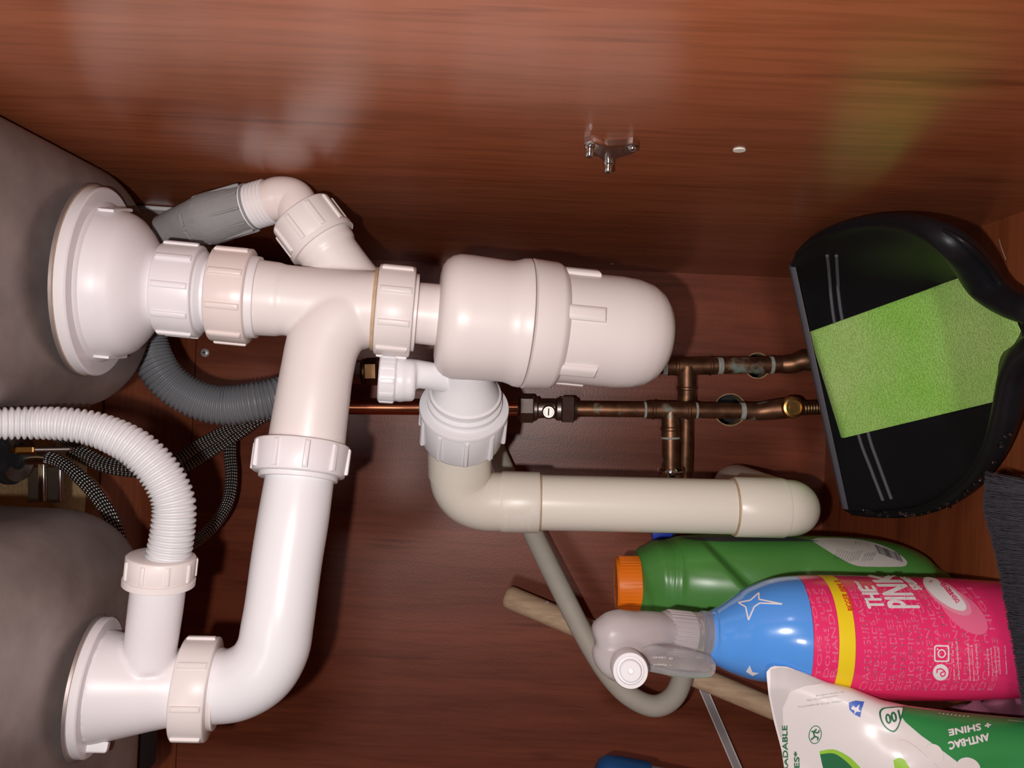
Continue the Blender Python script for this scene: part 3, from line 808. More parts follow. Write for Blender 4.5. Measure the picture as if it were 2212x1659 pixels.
# isolating valve
g = G()
def hexnut(ax, g, x0, x1, r, off=0.3):
    v = []; f = []
    for x, q in ((x0, r*0.86), (x0+3, r), (x1-3, r), (x1, r*0.86)):
        c = ax.pt(x)
        for k in range(6): v.append(c+ax.dirn(2*PI*k/6+off)*rr(q, c.y))
    f = [(l*6+k, l*6+(k+1) % 6, (l+1)*6+(k+1) % 6, (l+1)*6+k) for l in range(3) for k in range(6)]+[tuple(range(6)), tuple(range(18, 24))]
    g.add(v, f)
vt = thing('isolating_valve', AL.pt(1180), 'chrome isolating valve with slotted screw on the copper pipe beside the trap outlet', 'valve')
g = G(); hexnut(AL, g, 1122, 1154, 31); obj('nut', g, 'dull_chrome', vt, smooth=False)
g = G(); hexnut(AL, g, 1211, 1241, 31, 0.1); obj('nut', g, 'dull_chrome', vt, smooth=False)
g = G(); AL.lathe(g, [(1118, 10), (1118, 22), (1122, 24), (1124, 10)], 32); AL.lathe(g, [(1152, 10), (1154, 24), (1160, 25), (1163, 20), (1170, 20), (1198, 20), (1203, 25), (1211, 25), (1213, 10)], 40); AL.lathe(g, [(1241, 10), (1241, 24), (1246, 22), (1246, 10)], 32)
obj('valve_body', g, 'dull_chrome', vt)
g = G(); facing_disc(g, 1185, 890, 0.681, 15, 0.01, ((15, -0.002), (15, 0.004), (13, 0.005), (12, 0.0035), (9, 0.0035), (8.5, 0.004), (2, 0.004)))
so = obj('screw', g, 'dull_chrome', vt)
c = P(1185, 890, 0.6768); g = G(); box(g, c, rr(15, 0.68), 0.0006, rr(2.6, 0.68)); obj('slot', g, 'black_rubber', vt, smooth=False)
# hanging tap below the beige pipe
tv = thing('appliance_valve', P(1465, 1090, 0.69), 'chrome appliance valve with a blue lever, mostly hidden behind the beige waste pipe', 'valve')
g = G(); AV.lathe(g, [(1010, 10), (1010, 26), (1014, 28), (1020, 28), (1024, 22), (1036, 20), (1100, 20), (1130, 20), (1160, 20), (1172, 16), (1172, 10)], 36)
obj('valve_body', g, 'chrome', tv)
g = G(); prism(g, [P(1408, 1146, 0.665), P(1455, 1150, 0.665), P(1452, 1172, 0.665), P(1410, 1170, 0.665)], Vector((0, 0.006, 0)))
bevel(obj('lever', g, 'lever_blue', tv, smooth=False), 0.001)
g = G(); prism(g, [P(1440, 1140, 0.67), P(1460, 1140, 0.67), P(1460, 1168, 0.67), P(1440, 1168, 0.67)], Vector((0, 0.014, 0))); obj('lever_hub', g, 'chrome', tv, smooth=False)

t = thing('copper_pipe', P(1560, 788, 0.70), 'aged copper supply pipe emerging from behind the trap cup, the one nearer the side panel', 'pipe')
AU = Axis(P(780, 803, 0.712), P(1690, 788, 0.712), 0)
g = G(); AU.lathe(g, [(820, 8), (820, 15), (1452, 16), (1452, 8)], 36); AU.lathe(g, [(1540, 8), (1540, 18), (1700, 18), (1700, 8)], 36)
AW = Axis(P(1484, 795, 0.712), P(1479, 1060, 0.724), 1)
AW.lathe(g, [(860, 8), (860, 15.5), (1160, 16), (1160, 8)], 36)
obj('tube', g, 'aged_copper', t)
g = G(); AU.lathe(g, [(1441, 8), (1441, 19), (1457, 19), (1459, 20.5), (1463, 20.5), (1465, 19), (1530, 19), (1532, 20.5), (1536, 20.5), (1538, 19), (1547, 19), (1547, 8)], 40)
AW.lathe(g, [(790, 8), (790, 20), (834, 20), (836, 22), (840, 22), (842, 20), (868, 20), (868, 8)], 40)
obj('tee', g, 'aged_copper', t)
for pr in ([(1430, 10), (1431, 17), (1440, 18.5), (1442, 10)], [(1660, 12), (1662, 19), (1669, 19), (1671, 12)], [(1548, 12), (1549, 18.8), (1560, 18.4), (1561, 12)]):
    g = G(); AU.lathe(g, pr, 36); obj('limescale', g, 'limescale', t)

g = G(); sweep(g, path([(1690, 788, 0.712, 19), (1712, 786, 0.710, 21), (1735, 779, 0.707, 23), (1770, 777, 0.705, 23), (1800, 777, 0.705, 22)], 5), 36)
obj('elbow', g, 'aged_copper', t)
ft = thing('hose_connector', AU.pt(790), 'brass and steel hose connector on the copper pipe end behind the white tee', 'connector')
g = G(); hexnut(AU, g, 790, 818, 30, 0.5); AU.lathe(g, [(784, 10), (784, 26), (788, 28), (791, 28), (793, 10)], 32); obj('brass_nut', g, 'old_brass', ft, smooth=False)
g = G(); hexnut(AU, g, 752, 785, 27, 0.2); obj('steel_nut', g, 'dull_chrome', ft, smooth=False)

# ================================================================== BRAIDED HOSES AND TAP FIXINGS
def braided(px, label, ends=None):
    t = thing('braided_hose', P(*px[len(px)//2][:3]), label, 'hose', 'braided tap hoses')
    q = resample(path(px, 8), 0.0015); g = G(); sweep(g, q, 24); obj('braid', g, 'steel_braid', t, angle=80)
    g = G(); a, b = q[0], q[4]; sweep(g, [(q[i][0], q[i][1]*1.22) for i in range(0, 10, 3)], 24); obj('ferrule', g, 'chrome', t)
    return t
braided([(752, 806, 0.70, 13), (700, 812, 0.69, 13), (640, 850, 0.66, 13), (570, 893, 0.64, 13), (500, 925, 0.635, 13), (430, 962, 0.63, 13), (370, 998, 0.62, 13), (300, 1006, 0.61, 13), (230, 1000, 0.60, 13), (165, 968, 0.60, 12), (100, 930, 0.62, 12), (60, 905, 0.66, 12)],
        'braided steel hose sweeping from behind the white tee to the tap fixing, the upper one')
braided([(648, 878, 0.688, 13), (620, 880, 0.67, 14), (560, 905, 0.65, 14), (500, 945, 0.645, 14), (440, 982, 0.64, 14), (385, 1012, 0.63, 14), (310, 1018, 0.62, 14), (240, 1012, 0.61, 13), (180, 990, 0.61, 12), (150, 975, 0.61, 12)],
        'braided steel hose lying just below the upper one, ending at the threaded rod')
braided([(648, 868, 0.70, 13), (560, 890, 0.68, 13), (505, 925, 0.67, 13), (497, 975, 0.665, 13), (500, 1030, 0.66, 13), (492, 1085, 0.65, 13), (464, 1132, 0.63, 13), (425, 1168, 0.61, 13), (380, 1190, 0.58, 13), (330, 1195, 0.56, 12)],
        'braided steel hose hanging in a deep curve and passing behind the overflow hose nut')
braided([(60, 990, 0.52, 12), (95, 987, 0.52, 13), (130, 998, 0.52, 14), (170, 1028, 0.515, 15), (210, 1072, 0.51, 15), (240, 1120, 0.505, 15), (262, 1180, 0.50, 15)],
        'short braided steel hose dropping from the tap hole behind the lower sink bowl')
t = thing('tap_fixing', P(40, 985, 0.52), 'horseshoe tap fixing with brass nut and threaded rod between the bowls', 'tap fixing')
g = G(); AR = Axis(P(36, 972, 0.50), P(156, 970, 0.50), 0)
AR.lathe(g, [(26, 6), (26, 9), (34, 9), (35, 6)], 6); obj('brass_collar', g, 'brass', t)
g = G(); hexnut(AR, g, 38, 78, 10.5, 0.5); obj('brass_nut', g, 'brass', t, smooth=False)
g = G(); pr = [(76, 3)]
for k in range(26): pr += [(78+k*3, 5), (79.5+k*3, 6.2)]
pr += [(157, 3)]; AR.lathe(g, pr, 20); obj('threaded_rod', g, 'dull_chrome', t)
g = G(); AD = Axis(P(24, 985, 0.52), P(60, 985, 0.52), 0); AD.lathe(g, [(20, 0), (20, 62), (30, 62), (30, 0)], 40); obj('rubber_seal', g, 'black_rubber', t)
g = G(); outl = [(2*PI*(k/26)) for k in range(3, 24)]
c = AD.pt(31); v = []
for q in (rr(56, 0.52), rr(30, 0.52)):
    v += [c+AD.dirn(a)*q for a in outl]
m = len(outl); v2 = [p+AD.a*0.003 for p in v]
g.add(v+v2, [(k, k+1, m+k+1, m+k) for k in range(m-1)]+[(2*m+k, 3*m+k, 3*m+k+1, 2*m+k+1) for k in range(m-1)]+[(k, 2*m+k, 2*m+k+1, k+1) for k in range(m-1)]+[(m+k, m+k+1, 3*m+k+1, 3*m+k) for k in range(m-1)]+[(0, m, 3*m, 2*m), (m-1, 3*m-1, 4*m-1, 2*m-1)])
obj('horseshoe_plate', g, 'chrome', t)
for x, w_ in ((88, 15), (128, 6)):
    g = G(); prism(g, [P(x-w_/2, 1000, 0.56), P(x+w_/2, 1000, 0.56), P(x+w_/2, 1085, 0.56), P(x-w_/2, 1085, 0.56)], Vector((0, 0.004, 0)))
    bevel(obj('bracket_strip', g, 'chrome', t, smooth=False), 0.0012)
g = G(); prism(g, [P(60, 1010, 0.575), P(128, 1010, 0.575), P(128, 1085, 0.575), P(60, 1085, 0.575)], Vector((0, 0.003, 0))); obj('bracket_plate', g, 'dull_chrome', t, smooth=False)
# raw edge of the worktop cut-out, on the back between the bowls
g = G(); A = P(206, 855, 0.735); B = P(196, 1080, 0.735)
box(g, ((A.x+B.x)/2, 0.738, A.z+0.06), abs(A.x-B.x)+0.02, 0.022, 0.12)
tag(obj('worktop_edge', g, 'chipboard', smooth=False), 'raw chipboard edge of the worktop cut-out between the bowls', 'board')
# black thing low on the left
g = G(); prism(g, [P(225, 1596, 0.47), P(296, 1592, 0.47), P(290, 1700, 0.47), P(215, 1700, 0.47)], Vector((0, 0.03, 0)))
o = tag(obj('foam_block', g, 'black_rubber', smooth=False), 'dark block behind the lower sink waste at the bottom left corner', 'foam block'); bevel(o, 0.003)

# ================================================================== LOW THINGS: HOSE, HANDLE, STRIP, BLUE TOOL
g = G()
pipe(g, [(1048, 895, 0.725, 20), (1064, 950, 0.715, 20), (1092, 1020, 0.70, 21), (1150, 1148, 0.67, 22), (1210, 1270, 0.645, 22), (1262, 1372, 0.63, 22), (1310, 1450, 0.622, 22.5), (1356, 1500, 0.62, 22.5), (1410, 1525, 0.62, 22.5), (1452, 1508, 0.625, 22.5), (1474, 1462, 0.635, 22), (1480, 1400, 0.65, 21), (1476, 1320, 0.665, 20), (1462, 1240, 0.675, 20), (1450, 1175, 0.68, 19)], n=10, seg=32)
tag(obj('appliance_hose', g, 'rubber_hose'), 'beige grey rubber hose looping down the back and round under the spray head', 'hose')

t = thing('wooden_handle', P(1400, 1415, 0.66), 'bare round wooden tool handle leaning behind the rubber hose', 'handle')
AH_ = Axis(P(1103, 1291, 0.715), P(1661, 1527, 0.655), 0)
fl = AH_.A+(AH_.B-AH_.A)*((0.012-AH_.A.z)/(AH_.B.z-AH_.A.z)); fx = proj(fl)[0]
g = G(); AH_.lathe(g, [(1094, 0), (1094, 20), (1098, 23.5), (1104, 24.5), (1300, 24), (fx-2, 22), (fx, 0)], 40)
obj('stick', g, 'bare_wood', t)
g = G(); Sx = Surf([t.children[0]]); decal('label_scrap', [[(1170, 1294), (1190, 1296), (1200, 1303), (1196, 1308), (1176, 1302)]], Sx, 'white_print', t)

t = thing('plastic_strip', P(1540, 1560, 0.69), 'thin grey plastic strip with white edges leaning across the lower back panel', 'strip')
A = P(1503, 1452, 0.742); 
dirv = (P(1592, 1659, 0.735)-A).normalized(); B = A+dirv*((0.004-A.z)/dirv.z) if dirv.z < 0 else P(1700, 1900, 0.72)
side = dirv.cross(Vector((0, 1, 0))).normalized()*rr(9.5, 0.72)
off = Vector((0, -0.004, 0))
for nm, lo, hi, oz, mt in (('channel', -0.82, 0.82, 0.0, 'trim_plastic'), ('edge', -1.0, -0.72, -0.0012, 'trim_edge'), ('edge', 0.72, 1.0, -0.0012, 'trim_edge')):
    g = G(); o2 = Vector((0, oz, 0)); prism(g, [A+side*lo+o2, B+side*lo+o2, B+side*hi+o2, A+side*hi+o2], off); obj(nm, g, mt, t, smooth=False)

t = thing('blue_capped_tool', P(1350, 1670, 0.58), 'rounded blue end of a grey-handled tool at the bottom edge of the photo', 'tool')
AT = Axis(P(1290, 1668, 0.60), P(1560, 1726, 0.60), 0)
fl = AT.A+(AT.B-AT.A)*((0.02-AT.A.z)/(AT.B.z-AT.A.z)); fx = proj(fl)[0]
g = G(); AT.lathe(g, [(1284, 0), (1286, 18), (1292, 30), (1304, 38), (1330, 41), (1380, 42), (1398, 42), (1400, 36), (1420, 34)], 40); obj('blue_cap', g, 'blue_plastic', t)
g = G(); AT.lathe(g, [(1398, 20), (1398, 36), (1440, 37), (1600, 38), (fx, 38)], 40); obj('handle', g, 'trim_plastic', t)

# ================================================================== GREEN DETERGENT BOTTLE
def loft(g, secs, seg=72, n=6, mod=None, i0=None, i1=None, caps=True, ex=2.3):
    """secs: (px, py, depth, half-width px, half-depth m)"""
    Q = catmull(secs, n) if n > 1 else secs
    v = []; ctr = [P(q[0], q[1], q[2]) for q in Q]
    for i, q in enumerate(Q):
        c = ctr[i]; a = (ctr[min(i+1, len(Q)-1)]-ctr[max(i-1, 0)]).normalized()
        nn = Vector((0, -1, 0)); nn = (nn-a*nn.dot(a)).normalized(); mm = a.cross(nn)
        if mm.x > 0: mm = -mm
        hw = rr(q[3], q[2])
        for k in range(seg):
            th = 2*PI*k/seg; cs, sn = math.cos(th), math.sin(th)
            u = math.copysign(abs(cs)**(2/ex), cs)*q[4]; s_ = math.copysign(abs(sn)**(2/ex), sn)*hw
            p = c+nn*u+mm*s_
            if mod: p = mod(p, q[0], th, nn)
            v.append(p)
    f = [(i*seg+k, i*seg+(k+1) % seg, (i+1)*seg+(k+1) % seg, (i+1)*seg+k) for i in range(len(Q)-1) for k in range(seg)]
    if caps: f += [tuple(range(seg)), tuple((len(Q)-1)*seg+k for k in range(seg))]
    g.add(v, f)
def sm(a, b, x):
    t = min(1, max(0, (x-a)/(b-a))); return t*t*(3-2*t)
def gmod(p, x, th, nn):
    px, py = proj(p)
    # grip recess on the camera side, edge running diagonally
    e = px-(1528+(py-1185)*0.95)
    k = sm(-3, 14, e)*(1-sm(1745, 1850, px))*max(0, math.cos(th))**0.6
    return p-nn*(0.015*k)
t = thing('detergent_bottle', P(1800, 1262, 0.56), 'green plastic detergent bottle with an orange cap, standing under the beige waste pipe', 'bottle')
fxg = 1125+0.298*F/0.55
g = G()
loft(g, n=16, seg=128, secs=[(1376, 1262, 0.555, 52, 0.018), (1384, 1262, 0.555, 66, 0.022), (1398, 1260, 0.555, 78, 0.027), (1418, 1259, 0.555, 88, 0.031), (1430, 1259, 0.555, 89, 0.032), (1440, 1260, 0.555, 92, 0.033), (1470, 1262, 0.555, 100, 0.036), (1540, 1264, 0.553, 105, 0.040), (1640, 1266, 0.55, 105, 0.043), (1760, 1268, 0.548, 105, 0.044), (1860, 1270, 0.545, 103, 0.044), (1930, 1272, 0.543, 96, 0.043), (1985, 1276, 0.541, 80, 0.040), (2016, 1280, 0.539, 56, 0.034), (2024, 1282, 0.539, 44, 0.026)], mod=gmod, ex=2.4)
gb = obj('bottle_body', g, 'green_plastic', t, angle=60)
AG = Axis(P(1316, 1263, 0.556), P(1390, 1263, 0.555), 0)
g = G(); AG.lathe(g, [(1332, 0), (1332, 46), (1331, 52), (1330, 56), (1334, 59), (1386, 60), (1389, 58), (1389, 30)], 64)
for k in range(48): AG.rib(g, 2*PI*k/48, 1338, 1384, 59, 3.2, 1.6, sink=1)
cap = obj('cap', g, 'orange_plastic', t)
S = Surf([cap])
g = G()
for k, ch in enumerate('OPEN'):
    pass
write('cap_lettering', [('CLOSE', 1332, 1312, 84, 8, 60), ('OPEN', 1322, 1278, 90, 6, 30)], S, 'orange_plastic', t, eps=0.0006)
S = Surf([gb])
decal('back_label', [catmull([(1752, 1168), (1790, 1192), (1828, 1214), (1852, 1223), (1880, 1225), (1945, 1225), (1958, 1220), (1956, 1210), (1930, 1190), (1890, 1174), (1850, 1166), (1800, 1163), (1765, 1163)], 3)], S, 'label_paper', t, eps=0.0004, label='white paper label with barcode')
bars = []
for k in range(18):
    x = 1888+k*3.0; w_ = random.choice((1.2, 1.8, 0.8)); y0 = 1178+k*1.1; bars.append([(x, y0), (x+w_, y0), (x+w_+9, y0+19), (x+9, y0+19)])
decal('barcode', bars, S, 'dark_print', t, eps=0.0007, maxlen=8)
lines = []
for k in range(11):
    x = 1800+k*5.2; lines.append(('small print text', x, 1214-abs(k-6)*1.0+2, 62, 2.2, 24))
for k in range(5): lines.append(('net weight', 1862+k*5.2, 1214-k*0.5, 62, 2.4, 20))
write('label_text', lines, S, 'dark_print', t, eps=0.0007)
decal('dark_label', [[(1470, 1161), (1560, 1160), (1700, 1161), (1770, 1170), (1680, 1170), (1560, 1171), (1500, 1168)]], S, 'dark_print', t, eps=0.0004, label='dark printed side label')

# ================================================================== PINK SPRAY BOTTLE
t = thing('spray_bottle', P(1850, 1373, 0.43), 'pink and sky-blue cleaning spray bottle with a frosted trigger head', 'spray bottle')
secs = [(1528, 1373, 0.440, 50, 0.0130), (1545, 1375, 0.440, 58, 0.0155), (1575, 1376, 0.439, 73, 0.019), (1610, 1374, 0.438, 88, 0.024), (1650, 1368, 0.437, 101, 0.028), (1695, 1364, 0.436, 112, 0.031), (1740, 1366, 0.435, 118, 0.0325), (1800, 1370, 0.434, 122, 0.0335), (1870, 1374, 0.433, 124, 0.034), (1960, 1376, 0.431, 124, 0.034), (2060, 1377, 0.428, 122, 0.034), (2140, 1378, 0.426, 118, 0.033), (2230, 1378, 0.425, 110, 0.032), (2258, 1378, 0.4245, 96, 0.028)]
Q = catmull(secs, 8)
b1 = min(range(len(Q)), key=lambda i: abs(Q[i][0]-1722)); b2 = min(range(len(Q)), key=lambda i: abs(Q[i][0]-1772)); b3 = min(range(len(Q)), key=lambda i: abs(Q[i][0]-1802))
parts = []
for nm, i0, i1, mt, lb in (('upper_sleeve', 0, b1, 'sky_print', 'sky blue shrink sleeve'), ('label_top', b1, b2, 'pink_print', None), ('label_band', b2, b3, 'yellow_print', 'yellow printed band'), ('label_wrap', b3, len(Q)-1, 'pink_print', 'bright pink wrap label')):
    g = G(); loft(g, Q[i0:i1+1], n=1, caps=(nm in ('upper_sleeve', 'label_wrap')), ex=2.15, seg=96); parts.append(obj(nm, g, mt, t, angle=60, label=lb))
S = Surf(parts); wrap = parts[3]
# curves of constant height on the bottle as they look in the photograph, so that print runs level round it
ringtab = []
for q in Q:
    c = P(q[0], q[1], q[2]); row = []
    for k in range(-20, 21):
        th = PI/2*k/20; a_ = (P(q[0]+5, q[1], q[2])-P(q[0]-5, q[1], q[2])).normalized()
        nn = Vector((0, -1, 0)); nn = (nn-a_*nn.dot(a_)).normalized(); mm = a_.cross(nn)
        if mm.x > 0: mm = -mm
        row.append(tuple(reversed(proj(c+nn*math.cos(th)*q[4]+mm*math.sin(th)*rr(q[3], q[2])))))
    ringtab.append(sorted(row))
def at_y(row, y):
    for a, b in zip(row, row[1:]):
        if y <= b[0]:
            t_ = max(0, (y-a[0])/max(1e-6, b[0]-a[0])); return a[1]+(b[1]-a[1])*t_
    return row[-1][1]
ref = [at_y(r_, 1420) for r_ in ringtab]
def level(x, y):
    for i in range(len(ref)-1):
        if x <= ref[i+1]:
            t_ = (x-ref[i])/max(1e-6, ref[i+1]-ref[i]); return at_y(ringtab[i], y)*(1-t_)+at_y(ringtab[i+1], y)*t_
    return x+at_y(ringtab[-1], y)-ref[-1]
BEND[0] = level
# faint background words, reading up the bottle
cols = [(1748, 'WORKTOPS WOR', 17), (1765, 'TOPS TOPS', 12), (1783, 'DOORS SURF', 13), (1800, 'R HANDLES', 16), (1812, 'SBINS SHELVES', 12),
        (1888, 'OARDS SURFACES', 18), (1905, 'CUPBOARDS TOPS', 13), (1922, 'HENS TOPS TOLES', 15), (1945, 'OR HANDLES HIGH', 18), (1962, 'ESBINS HIGH WA', 14),
        (1982, 'SHOPPING SUR', 16), (2002, 'OARDS SURFACES', 18), (2022, 'KITCHEN TOPS', 15), (2042, 'DOOR HANDLES', 15), (2062, 'RESBINS HIGH', 16), (2082, 'SHOPPING WA', 14),
        (2104, 'CUPBOARDS SUR', 18), (2124, 'KITCHENS TOPS', 14), (2144, 'DOOR HANDLE', 16), (2164, 'ESBINS HIGH', 14)]
write('label_words', [(w_, x-6, 1490, 90, h*0.85, 220) for x, w_, h in cols[5:]]+[(w_, x+10, 1462, 90, h*0.8, 190) for x, w_, h in cols[1:4]], S, 'pale_pink_print', t, eps=0.0003, maxlen=10, bold=0.2)
write('label_title', [('THE', 1930, 1315, 90, 38, 46), ('PINK', 2008, 1314, 90, 70, 74), ('STUFF', 2036, 1276, 90, 20, 26), ('Star', 1900, 1276, 90, 9, 18)], S, 'white_print', t, eps=0.0008, bold=1.4, label='white title lettering')
write('band_lettering', [('BIGGER', 1860, 1320, 90, 15, 36), ('850ML B', 1860, 1280, 90, 14, 24)], S, 'red_print', t, eps=0.0006, bold=0.4)
BEND[0] = None
# pale round badge
def soft(cx, cy, rx, ry, rot): return ring_poly(cx, cy, rx, ry, 30, rot)
decal('pale_swirl', [soft(2080, 1322, 66, 30, 42)], S, 'pale_pink_print', t, eps=0.0005)
decal('round_badge', [soft(2046, 1290, 62, 23, 36)], S, 'wash_pink_print', t, eps=0.0006)
decal('round_badge', [soft(2040, 1285, 56, 18, 36)], S, 'white_print', t, eps=0.0007)
write('badge_lettering', [('DISINFECTANT', 2072, 1300, 128, 9, 62), ('CLEANER', 2058, 1284, 132, 8, 34)], S, 'pink_print', t, eps=0.0009, bold=0.4)
# round-cornered square with circle and dot, and disc with a note
def rsq(cx, cy, h, r, n=5):
    out = []
    for qx, qy, st in ((1, 1, 0), (-1, 1, 1), (-1, -1, 2), (1, -1, 3)):
        for j in range(n+1):
            a = PI/2*(st+j/n); out.append((cx+qx*(h-r)+r*math.cos(a), cy+qy*(h-r)*1.12+r*math.sin(a)))
    return out
o_ = rsq(2033, 1411, 16.5, 5); i_ = rsq(2033, 1411, 13.5, 3.5); n = len(o_)
decal('square_emblem', [[o_[k], o_[(k+1) % n], i_[(k+1) % n], i_[k]] for k in range(n)]+annulus(2033, 1411, 9, 9.5, 2.8, 22)+[ring_poly(2024, 1402, 1.9, 1.9, 10)], S, 'white_print', t, eps=0.0007, maxlen=8)
decal('round_emblem', [ring_poly(2031, 1451, 17, 17.5, 30)], S, 'white_print', t, eps=0.0006, maxlen=8)
decal('emblem_note', stroke([(2024, 1444), (2032, 1443), (2038, 1447), (2041, 1452), (2038, 1458), (2033, 1459), (2030, 1455), (2031, 1451), (2038, 1449)], 2.6)+stroke([(2022, 1452), (2023, 1443)], 2.4), S, 'pink_print', t, eps=0.0009, maxlen=8)
ln = [('Follow us for Top Tips', 2062, 1466, 94, 3.6, 80), ('#cleanwiththepinkstuff', 2072, 1466, 94, 3.6, 82), ('See www.thepinkstuff.co.uk', 2096, 1468, 94, 3.4, 80), ('for more information &', 2104, 1468, 94, 3.4, 76), ('our full range of products', 2113, 1466, 94, 3.4, 76),
      ('The Stardrop Group', 2136, 1458, 94, 3, 58), ('We are not to any animals', 2144, 1458, 94, 3, 60), ('This product is free', 2152, 1456, 94, 3, 58), ('from animal products', 2160, 1454, 94, 3, 56), ('Remember to recycle', 2174, 1454, 94, 3, 60)]
write('small_print', ln, S, 'white_print', t, eps=0.0008)
# white star outline on the blue sleeve
st = []
cxs, cys = 1632, 1296
star = [(1618, 1340), (1612, 1312), (1596, 1303), (1622, 1298), (1640, 1282), (1640, 1296), (1690, 1306), (1642, 1304), (1630, 1312)]
decal('star', stroke(star+[star[0]], 3.2), S, 'white_print', t, eps=0.0006)
decal('star', [[(1612, 1449), (1620, 1436), (1626, 1450), (1640, 1452), (1626, 1458)]], S, 'white_print', t, eps=0.0006)
# neck, collar, trigger head
AN = Axis(P(1430, 1362, 0.436), P(1535, 1373, 0.440), 0)
g = G(); AN.lathe(g, [(1494, 20), (1494, 44), (1500, 46), (1512, 46), (1516, 50), (1530, 50), (1534, 44), (1536, 20)], 56); obj('neck_ring', g, 'clear_plastic', t)
g = G(); AN.lathe(g, [(1428, 20), (1430, 40), (1436, 43), (1494, 45), (1497, 40), (1497, 20)], 56)
for k in range(30): AN.rib(g, 2*PI*k/30, 1440, 1492, 43.5, 4, 2.5, sink=1)
obj('ribbed_collar', g, 'frosted_plastic', t)
g = G()
loft(g, [(1281, 1372, 0.424, 8, 0.004), (1287, 1371, 0.424, 30, 0.009), (1300, 1373, 0.424, 46, 0.0115), (1322, 1376, 0.424, 56, 0.013), (1346, 1378, 0.425, 60, 0.0135), (1372, 1372, 0.427, 52, 0.0135), (1398, 1364, 0.430, 42, 0.0125), (1432, 1361, 0.435, 36, 0.0115), (1450, 1362, 0.437, 34, 0.011)], n=6, ex=2.3, seg=48)
loft(g, [(1296, 1392, 0.423, 20, 0.006), (1308, 1412, 0.420, 30, 0.009), (1326, 1430, 0.417, 34, 0.010), (1350, 1440, 0.414, 33, 0.010), (1366, 1444, 0.412, 24, 0.008)], n=5, seg=40)
o = obj('spray_head', g, 'frosted_plastic', t); remesh(o, 0.0010, 6)
ANZ = Axis(P(1352, 1428, 0.415), P(1364, 1450, 0.398), 1)
c0 = P(1352, 1432, 0.414); c1 = P(1362, 1449, 0.394); d = (c1-c0).normalized(); u = d.orthogonal().normalized(); w_ = d.cross(u)
def ringed(g, c0, d, u, w_, prof, seg=40):
    v = [c0+d*a+(u*math.cos(2*PI*k/seg)+w_*math.sin(2*PI*k/seg))*b for a, b in prof for k in range(seg)]
    g.add(v, [(l*seg+k, l*seg+(k+1) % seg, (l+1)*seg+(k+1) % seg, (l+1)*seg+k) for l in range(len(prof)-1) for k in range(seg)]+[tuple((len(prof)-1)*seg+k for k in range(seg))])
L = (c1-c0).length
g = G(); ringed(g, c0, d, u, w_, [(0, 0.0085), (L*0.3, 0.0092), (L*0.9, 0.0094), (L, 0.0088), (L, 0.0070), (L-0.0012, 0.0066), (L-0.0012, 0.002)]); obj('nozzle', g, 'white_plastic', t)
g = G(); ringed(g, c0, d, u, w_, [(L-0.003, 0.0058), (L+0.0012, 0.0056), (L+0.0018, 0.0050), (L+0.0018, 0.0015), (L+0.0005, 0.0012), (L+0.0005, 0.0003)], 32); obj('nozzle_tip', g, 'clean_white_plastic', t)
g = G()
poly = catmull([(1378, 1404), (1410, 1396), (1450, 1400), (1500, 1408), (1538, 1420), (1548, 1440), (1542, 1461), (1520, 1467), (1470, 1465), (1420, 1456), (1384, 1446), (1374, 1424)], 4)[:-1]
prism(g, [P(a, b, 0.412+0.014*sm(1400, 1550, a)) for a, b in poly], Vector((0, 0.013, 0)))
trg = obj('trigger', g, 'clear_plastic', t); bevel(trg, 0.0035, 4)
S = Surf([trg]); write('trigger_lettering', [('FR', 1452, 1420, 180, 4, 8), ('CR0.601', 1438, 1418, 180, 4, 30), ('*. Patent', 1450, 1434, 180, 4, 40)], S, 'white_print', t, eps=0.0003)

# ================================================================== WIPES PACK
t = thing('wipes_pack', P(1950, 1650, 0.38), 'soft white and green pack of antibacterial cleaning wipes standing in front of the spray bottle', 'wipes pack')
def pk_top(x):
    pts = [(1655, 1452), (1668, 1438), (1700, 1440), (1735, 1452), (1785, 1473), (1840, 1486), (1905, 1512), (1960, 1524), (2060, 1537), (2212, 1552), (2330, 1566), (2450, 1580)]
    for a, b in zip(pts, pts[1:]):
        if x <= b[0]: return a[1]+(b[1]-a[1])*(x-a[0])/(b[0]-a[0])
    return pts[-1][1]
def pk_left(y):
    pts = [(1438, 1668), (1452, 1655), (1500, 1660), (1560, 1672), (1620, 1688), (1660, 1694), (1760, 1700), (1900, 1690)]
    for a, b in zip(pts, pts[1:]):
        if y <= b[0]: return a[1]+(b[1]-a[1])*(y-a[0])/(b[0]-a[0])
    return pts[-1][1]
NU, NV = 90, 50; XE, YE = 2440, 1880
front = []; back = []
def crease(u, v):
    return 0.0016*math.sin(9*u+5*v+1.5*math.sin(6*v))*(1-0.5*u)+0.0012*abs(math.sin(7*v-4*u))+0.0008*math.sin(31*u*v+4)
for i in range(NU+1):
    u = i/NU
    for j in range(NV+1):
        v = j/NV
        x0 = 1656+(XE-1656)*u; y = pk_top(x0)+(YE-pk_top(x0))*v
        lf = pk_left(y); x = x0+(lf-1656)*(1-u)**3 if v > 0.02 else x0
        fu = sm(0, 0.42, u)*(1-sm(0.93, 1, u)); fv = (4*v*(1-v))**0.42 if 0 < v < 1 else 0
        th = 0.022*fu*fv+0.0012*min(1, 10*v, 10*(1-v))
        d0 = 0.395+0.012*(1-u)-0.004*u
        cr = crease(u, v)*min(1, 4*v)*min(1, 12*u+0.15)*(1-0.6*sm(0.4, 0.8, u))
        front.append(P(x, y, d0-th-cr)); back.append(P(x, y, d0+th*0.8+0.0004))
g = G(); S_ = NV+1
f = [(i*S_+j, (i+1)*S_+j, (i+1)*S_+j+1, i*S_+j+1) for i in range(NU) for j in range(NV)]
